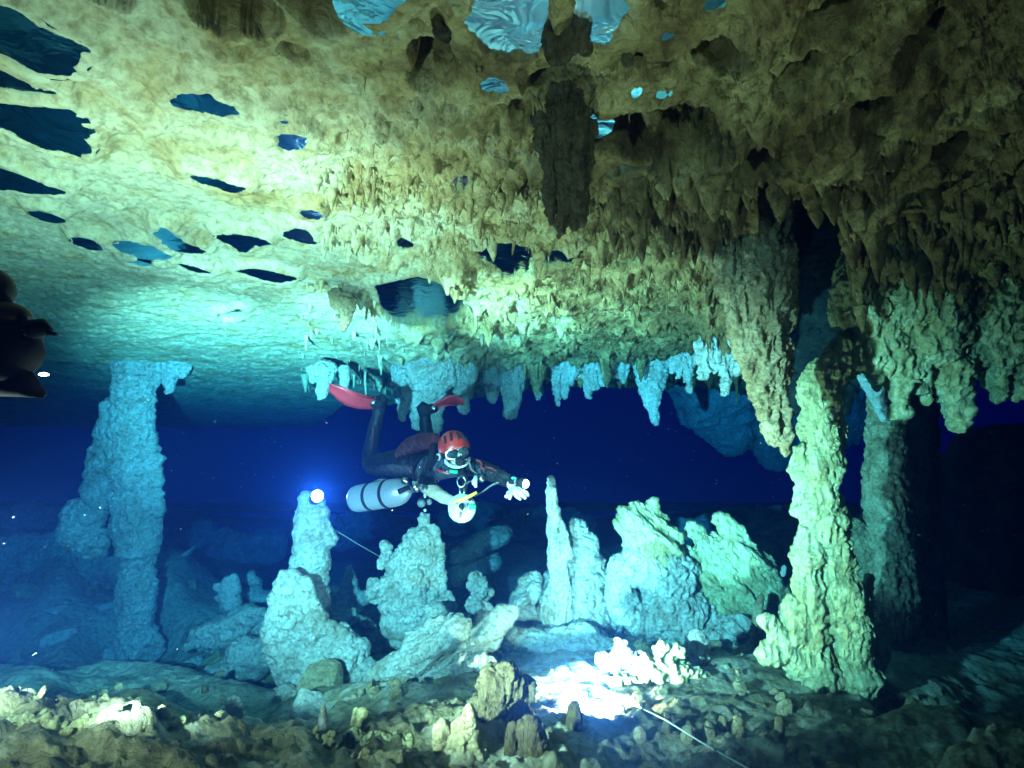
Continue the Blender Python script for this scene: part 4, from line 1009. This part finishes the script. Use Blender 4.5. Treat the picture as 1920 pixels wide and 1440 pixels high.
# neoprene hood
bm = bmesh.new(); bmesh.ops.create_uvsphere(bm, u_segments=36, v_segments=24, radius=1)
for v in bm.verts:
    x, y, z = v.co; v.co = Vector((x * .104, y * .118 + .025, z * .135 - .01))
dl = [v for v in bm.verts if v.co.y < -.045 and v.co.z < .02 and abs(v.co.x) < .088]
bmesh.ops.delete(bm, geom=dl, context='VERTS'); bmesh.ops.solidify(bm, geom=bm.faces[:], thickness=.006)
child('hood', inhead(bm), M_NEO, diver)
# pale chin strap / lower face ring
cp = [Vector((.092 * math.cos(a), -.075 - .02 * math.sin(-a), -.035 + .075 * math.sin(a))) for a in np.linspace(math.pi * 1.0, math.pi * 1.88, 12)]
b_ = bmesh.new(); tube_bm(b_, cp, [.006] + [.013] * 10 + [.006], 10); child('chin_strap', inhead(b_), M_WHITE, diver)
# mask
bm = bmesh.new()
fr = [Vector((.078 * math.copysign(abs(math.cos(a)) ** .6, math.cos(a)), -.105 + .02 * abs(math.cos(a)), -.012 + .036 * math.copysign(abs(math.sin(a)) ** .7, math.sin(a)))) for a in np.linspace(0, 2 * math.pi, 25)]
tube_bm(bm, fr, [.009] * 25, 8, cap=False)
mask = child('dive_mask', inhead(bm), M_STEEL, diver)
for sx in (-.036, .036):
    b_ = ell((sx, -.108, -.012), (.033, .007, .029)); child('lens', inhead(b_), M_GLASS, diver, mask)
    b_ = ell((sx * .9, -.094, -.006), (.011, .008, .011)); child('eye', inhead(b_), M_WHITE, diver)
for s in (-1, 1):
    b_ = bmesh.new(); tube_bm(b_, [Vector((s * .076, -.09, -.01)), Vector((s * .105, -.03, -.008)), Vector((s * .112, .04, 0))], [.009, .009, .009], 8, 1, (0, 0, 1)); child('strap', inhead(b_), M_BLK, diver, mask)
b_ = ell((.066, -.112, .004), (.02, .014, .018)); child('side_vent', inhead(b_), M_BLK, diver, mask)
# regulator in the mouth and its hose
b_ = bmesh.new(); tube_bm(b_, [Vector((.0, -.12, -.068)), Vector((.0, -.155, -.07)), Vector((.0, -.165, -.07))], [.031, .033, .022], 18); reg = child('regulator', inhead(b_), M_BLK, diver)
b_ = bmesh.new(); tube_bm(b_, [Vector((-.02, -.135, -.085)), Vector((.035, -.14, -.09))], [.014, .012], 10); child('exhaust_tee', inhead(b_), M_BLK, diver, reg)
child('hose', tube(curve_pts([HM @ Vector((.03, -.14, -.07)), Q(878, 862, -.14), Q(884, 880, -.10), Q(896, 888, -.06)]), .0055, 8), M_HOSE, diver, reg)

# wing, harness, straps, gauges
bm = bmesh.new(); tube_bm(bm, [Q(752, 872, .50), Q(753, 852, .42), Q(768, 838, .34), Q(792, 827, .22), Q(815, 826, .14), Q(826, 836, .12)], [.04, .06, .068, .068, .055, .035], 18, .9)
V2, N2, q2 = remesh_np(bm, .008); V2 = displace(V2, N2, .08, lump=.16, pop=0, fine=.03)
put('wing_bladder', mesh_np('wing_bladder', V2 - np.array(diver.location), q2, M_REDCLOTH), parent=diver)
for a, b_, c in (((812, 832, .02), (808, 858, -.02), (800, 882, .0)), ((862, 880, -.06), (872, 900, -.05), (868, 925, 0))):
    child('harness_strap', tube(curve_pts([Q(*a), Q(*b_), Q(*c)]), .022, 10, .2), M_BLK, diver)
child('shoulder_stripe', tube(curve_pts([Q(815, 880, -.06), Q(828, 884, -.09), Q(843, 889, -.10)]), [.008]*17, 8, .5), M_RED, diver, label='red piping across the chest')
for pts in ([(893,862,-.05),(903,868,-.07),(902,876,-.09),(910,880,-.10)], [(912,876,-.09),(922,878,-.12),(932,884,-.14)], [(920,886,-.13),(930,890,-.15),(936,896,-.17)], [(700,800,.80),(699,820,.78),(696,845,.74)]):
    child('suit_stripe', tube(curve_pts([Q(*p) for p in pts]), .009, 8, .6), M_REDCLOTH, diver)
child('chest_buckle', tube([Q(843, 884, -.13), Q(858, 885, -.13)], [.012, .012], 10), M_GRN, diver)
child('buckle', ell(Q(839, 884, -.13), (.011, .01, .011)), M_STEEL, diver)
# chest ring with bolt snap
nk = child('necklace_regulator', ell(Q(866, 892, -.14), (.035, .028, .024)), M_BLK, diver)
child('d_ring', tube(ring_pts(Q(865, 903, -.17), (1, 0, 0), (0, .2, 1), .029, .036, 20), .0055, 8), M_STEEL, diver)
for s in (-4, 4): child('bolt_snap', tube([Q(866 + s, 914, -.17), Q(867 + s, 930, -.2)], [.008, .006], 8), M_STEEL, diver)
# spare regulator at the chest
sr = child('spare_regulator', ell(Q(903, 897, -.12), (.026, .03, .030)), M_STEEL, diver)
child('purge_cover', tube([Q(893, 892, -.15), Q(889, 906, -.19), Q(893, 914, -.19)], [.014, .022, .008], 12, .6), M_WHITE, diver, sr)
child('hose', tube(curve_pts([Q(903, 900, -.10), Q(880, 903, -.06), Q(868, 915, .0)]), .006, 8), M_HOSE, diver, sr)
# hoses
child('torch_cable', tube(curve_pts([Q(890, 930, -.05), Q(905, 922, -.1), Q(922, 910, -.16), Q(943, 901, -.22)]), .0065, 8), M_HOSE, diver)
child('waist_pouch', ell(Q(795, 940, .02), (.05, .04, .035)), M_BLK, diver)
child('gauge', ell(Q(790, 944, -.03), (.03, .016, .03)), M_HOSE, diver)
child('gauge', ell(Q(805, 941, -.02), (.02, .014, .024)), M_HOSE, diver)
child('clip', ell(Q(797, 957, -.03), (.011, .01, .012)), M_WHITE, diver)
child('clip', ell(Q(797, 928, -.05), (.010, .01, .022)), M_WHITE, diver)
child('wrist_computer', tube([Q(938, 889, -.22), Q(958, 897, -.26)], [.033, .026], 12), M_BLK, diver)
# fins
def fin(foot_a, foot_b, tip, wide, n, label):
    """blade from the foot pocket to the tip, a gently bent plate with side rails"""
    a, b, t = Vector(foot_a), Vector(foot_b), Vector(tip); mid = (a + b) / 2; ax = t - mid; side = (b - a).normalized()
    nrm = ax.cross(side).normalized(); bm = bmesh.new(); rows = []
    for k in range(13):
        s = k / 12; c = mid + ax * s + nrm * .06 * math.sin(s * math.pi) ; wd = (wide * (.55 + .6 * s) if s < .7 else wide * (.97 - .5 * (s - .7) / .3)) 
        rows.append([(c + side * (wd * u) + nrm * (.006 * (1 - 2 * up) * (1 - .5 * s) + (.012 if abs(u) == 1 else 0))) for up in (0, 1) for u in (-1, -.5, 0, .5, 1)])
    vs = [[bm.verts.new(p) for p in r] for r in rows]
    for r0, r1 in zip(vs, vs[1:]):
        for k in range(4): bm.faces.new((r0[k], r0[k + 1], r1[k + 1], r1[k])); bm.faces.new((r0[5 + k], r1[5 + k], r1[6 + k], r0[6 + k]))
        bm.faces.new((r0[0], r1[0], r1[5], r0[5])); bm.faces.new((r0[4], r0[9], r1[9], r1[4]))
    for r in (vs[0], vs[-1]): bm.faces.new([r[i] for i in (0, 1, 2, 3, 4, 9, 8, 7, 6, 5)])
    f = child('fin', bm, M_FIN, diver, label=label)
    child('foot_pocket', tube([mid - ax * .16, mid - ax * .02, mid + ax * .12], [.055, .06, .045], 12, .75, nrm), M_BLK, diver, f)
    child('fin_buckle', ell(mid + ax * .04 - Vector((0, .055, 0)), (.022, .012, .02)), M_STEEL, diver, f)
    for s in (-1, 1): child('rail', tube([mid + side * s * wide * .55, mid + ax * .5 + nrm * .06 + side * s * wide * .86, mid + ax * .8 + nrm * .04 + side * s * wide * .9], [.012, .011, .006], 8), M_FIN, diver, f)
    return f
fin(Q(707, 742, .80), Q(704, 771, .92), Q(617, 724, .62), .095, 1, 'bright red fin pointing left')
fin(Q(812, 760, .92), Q(812, 772, 1.02), Q(871, 757, .98), .085, -1, 'darker red fin pointing right behind the stalactites')
child('boot', tube([Q(712, 772, .90), Q(714, 752, .90), Q(722, 744, .92)], [.05, .062, .045], 14), M_BLK, diver)
child('boot', tube([Q(797, 782, .98), Q(795, 766, .97), Q(800, 757, .98)], [.05, .075, .05], 14), M_BLK, diver)

# tank under the diver's right arm
ta, tb = Q(664, 936, -.04), Q(768, 919, -.28); ax = (tb - ta); TL = ax.length; u = ax.normalized()
tank = root_at('scuba_tank', ta, 'silver aluminium scuba tank with two black bands slung along the diver\'s side', 'scuba tank')
R_ = .098
prof = [(0, .02), (.004, .07), (.02, .092), (.05, R_)] + [(TL * k / 10, R_) for k in range(2, 8)] + [(TL * .80, R_ * .97), (TL * .88, R_ * .84), (TL * .94, R_ * .62), (TL * .98, R_ * .4), (TL, .03)]
child('cylinder_body', tube([ta + u * p for p, r in prof], [r for p, r in prof], 36), M_ALU, tank)
for s in (.34, .64): child('band', tube([ta + u * (TL * s - .013), ta + u * (TL * s + .013)], [R_ + .004] * 2, 36), M_BLK, tank)
vl = child('valve', tube([tb - u * .01, tb + u * .035, tb + u * .05], [.022, .022, .016], 14), M_STEEL, tank)
child('knob', tube([tb + u * .03 - Vector((.03, 0, -.015)), tb + u * .03 - Vector((.085, .05, .01))], [.017, .019], 12), M_BLK, tank, vl)
child('first_stage', tube([tb + u * .05 + Vector((0, 0, -.02)), tb + u * .05 + Vector((0, 0, .055))], [.024, .024], 14), M_STEEL, tank)
child('bolt_snap', tube([Q(700, 905, -.1), Q(712, 901, -.12), Q(726, 900, -.14)], [.011, .013, .008], 8), M_STEEL, tank)
child('pressure_gauge', tube([Q(759, 901, -.36), Q(759, 902, -.38)], [.024, .024], 16, 1, (1, 0, 0)), M_STEEL, tank)
child('hose', tube(curve_pts([tb + u * .05, Q(778, 900, -.22), Q(776, 880, -.1), Q(790, 858, .05), Q(806, 845, .1)]), .008, 8), M_BLK, tank)

# torch on the back of the left hand
tl = root_at('dive_torch', Q(960, 903, -.34), 'lit hand torch on the diver\'s outstretched left hand', 'torch')
child('torch_body', tube([Q(956, 900, -.30), Q(976, 905, -.34)], [.024, .026], 18), M_BLK, tl)
hd = child('torch_head', tube([Q(974, 904, -.335), Q(984, 906.5, -.355)], [.03, .038], 22), M_BLK, tl)
child('lens', ell(Q(985, 907, -.362), (.026, .026, .029)), M_GLOW, tl, hd)
child('switch_ring', tube([Q(968, 902.5, -.325), Q(970, 903, -.33)], [.029] * 2, 18), M_HOSE, tl)
child('charge_mark', ell(Q(963, 896, -.36), (.014, .008, .009)), M_GRN, tl)

# line reel in the right hand
re_ = root_at('line_reel', Q(866, 958, -.36), 'white round line reel with green tag in the diver\'s right hand', 'reel')
rc = Q(866, 951, -.37); nrm = Vector((.05, -.85, .35)).normalized(); s1 = Vector((1, 0, 0)); s1 = (s1 - nrm * s1.dot(nrm)).normalized(); s2 = nrm.cross(s1)
def disc(c, r, th, hole=0): return tube([c - nrm * th, c + nrm * th], [r, r], 32)
child('side_plate', disc(rc + nrm * .0, .092, .004), M_WHITE, re_); child('side_plate', disc(rc - nrm * .05, .092, .004), M_WHITE, re_)
child('line_wrap', disc(rc - nrm * .025, .07, .02), M_LINE, re_); child('hub', disc(rc + nrm * .012, .022, .012), M_BLK, re_)
for a in range(3):
    t = a * 2.1 + .4; child('spoke_slot', tube([rc + nrm * .006 + (s1 * math.cos(t) + s2 * math.sin(t)) * .035, rc + nrm * .006 + (s1 * math.cos(t) + s2 * math.sin(t)) * .072], [.010, .007], 8, .3, nrm), M_HOSE, re_)
child('handle', tube([Q(852, 941, -.40), Q(872, 935, -.42), Q(894, 923, -.42)], [.011, .012, .009], 10), M_YEL, re_)
child('tag', tube([Q(880, 951, -.40), Q(892, 949, -.40)], [.019, .016], 4), M_GRN, re_)
child('bolt_snap', tube(curve_pts([Q(862, 952, -.41), Q(868, 958, -.41), Q(872, 950, -.41), Q(870, 944, -.41)]), .0045, 8), M_STEEL, re_)

# ------------------------------------------------------------------ lamps lying in the cave
sl = root_at('dive_lamp', P(592, 944, 4.40), 'glaring dive lamp strapped to the tip of the tall smooth stalagmite', 'dive lamp')
child('lamp_body', tube([P(588, 938, 4.50), P(594, 932, 4.38)], [.05, .055], 20), M_BLK, sl)
child('lens', ell(P(595, 930, 4.345), (.05, .03, .05)), plain('big_lamp_lens', (1, 1, 1), .3, emit=(.8, .92, 1), estr=60, vary=0), sl)
rl = root_at('dive_lamp', P(1090, 1352, 2.52), 'dive lamp lying hidden in the white glare behind the near ridge', 'dive lamp')
child('lamp_body', tube([P(1108, 1352, 2.50), P(1088, 1347, 2.58)], [.03, .035], 16), M_BLK, rl)
child('lens', ell(P(1084, 1345, 2.60), (.03, .03, .03)), M_GLOW, rl)

# ------------------------------------------------------------------ guide line, laid from tie-off to tie-off
gl = [P(622, 990, 4.55), P(716, 1046, 5.0), P(822, 1098, 5.0), P(876, 1137, 4.85), P(965, 1195, 4.7), P(1050, 1236, 3.9), P(1130, 1290, 3.0), P(1248, 1350, 2.1), P(1400, 1440, 1.65), P(1470, 1480, 1.5)]
bm = bmesh.new()
for a, b_ in zip(gl, gl[1:]): tube_bm(bm, [a, (a + b_) / 2 + Vector((0, 0, -.004)), b_], [.003, .003, .003], 6)
bmesh.ops.recalc_face_normals(bm, faces=bm.faces); o_ = Vector(gl[-1]); bmesh.ops.translate(bm, verts=bm.verts, vec=-o_)
me = bpy.data.meshes.new('guide_line'); bm.to_mesh(me); bm.free(); me.materials.append(M_LINE)
put('guide_line', me, 'thin white guide line running from the lamp stalagmite down to the bottom edge', 'line', loc=o_)

# ------------------------------------------------------------------ gear of a second diver at the left edge
gx = 0.62
def G_(px, py, d=0.0): return P(px, py, gx + d)
rig = root_at('light_rig', G_(20, 700), 'black underwater light rig of a second diver poking in at the left edge', 'underwater rig')
child('housing', tube([G_(-60, 650), G_(0, 655), G_(40, 665), G_(66, 672)], [0.0527, 0.0446, 0.0360, 0.0161], 24, .8), M_BLK, rig)
child('lower_shell', tube([G_(-50, 690), G_(10, 705), G_(50, 722), G_(84, 742)], [0.0310, 0.0260, 0.0161, 0.0037], 14, .5), M_BLK, rig)
child('dome_port', ell(G_(8, 592), (0.0279, 0.0248, 0.0174)), plain('tan_dome', (.05, .04, .025), .6), rig)
child('float_arm', tube([G_(-30, 545), G_(-8, 560)], [0.0310, 0.0186], 20), plain('dark_blue_shell', (.008, .010, .016), .6), rig)
child('float_ball', ell(G_(-14, 545), (0.0223, 0.0223, 0.0260)), plain('dark_blue_shell', (.008, .010, .016), .6), rig)
cl = child('clamp', tube([G_(36, 628), G_(60, 618), G_(78, 614), G_(92, 622)], [0.0099, 0.0124, 0.0112, 0.0050], 12), M_BLK, rig)
child('clamp_lever', tube([G_(84, 622), G_(106, 627)], [0.0037, 0.0019], 8), M_BLK, rig, cl)
child('yellow_ring', tube([G_(56, 619), G_(62, 619)], [0.0120, 0.0120], 14), plain('dull_brass', (.12, .09, .02), .6), rig, cl)
child('indicator_light', ell(G_(82, 702, -0.0186), (0.0056, 0.0031, 0.0019)), M_GLOW, rig)
# ------------------------------------------------------------------ the water itself
def water():
    m = bpy.data.materials.new('cave_water'); m.use_nodes = True; N = m.node_tree.nodes; L = m.node_tree.links
    N.clear(); out = N.new('ShaderNodeOutputMaterial'); v = N.new('ShaderNodeVolumePrincipled')
    v.inputs['Color'].default_value = (.003, .012, .060, 1)
    v.inputs['Absorption Color'].default_value = (.0, .40, .79, 1)
    v.inputs['Density'].default_value = .30
    v.inputs['Anisotropy'].default_value = .8
    L.new(v.outputs[0], out.inputs['Volume'])
    bm = bmesh.new(); bmesh.ops.create_cube(bm, size=1.0)
    for q in bm.verts: q.co = Vector((q.co.x * 60, q.co.y * 50 + 6, q.co.z * 16.5 + 2.0))
    me = bpy.data.meshes.new('haze'); bm.to_mesh(me); bm.free(); me.materials.append(m)
    put('haze', me, 'clear blue cave water filling the whole cave', 'water', kind='stuff')
water()
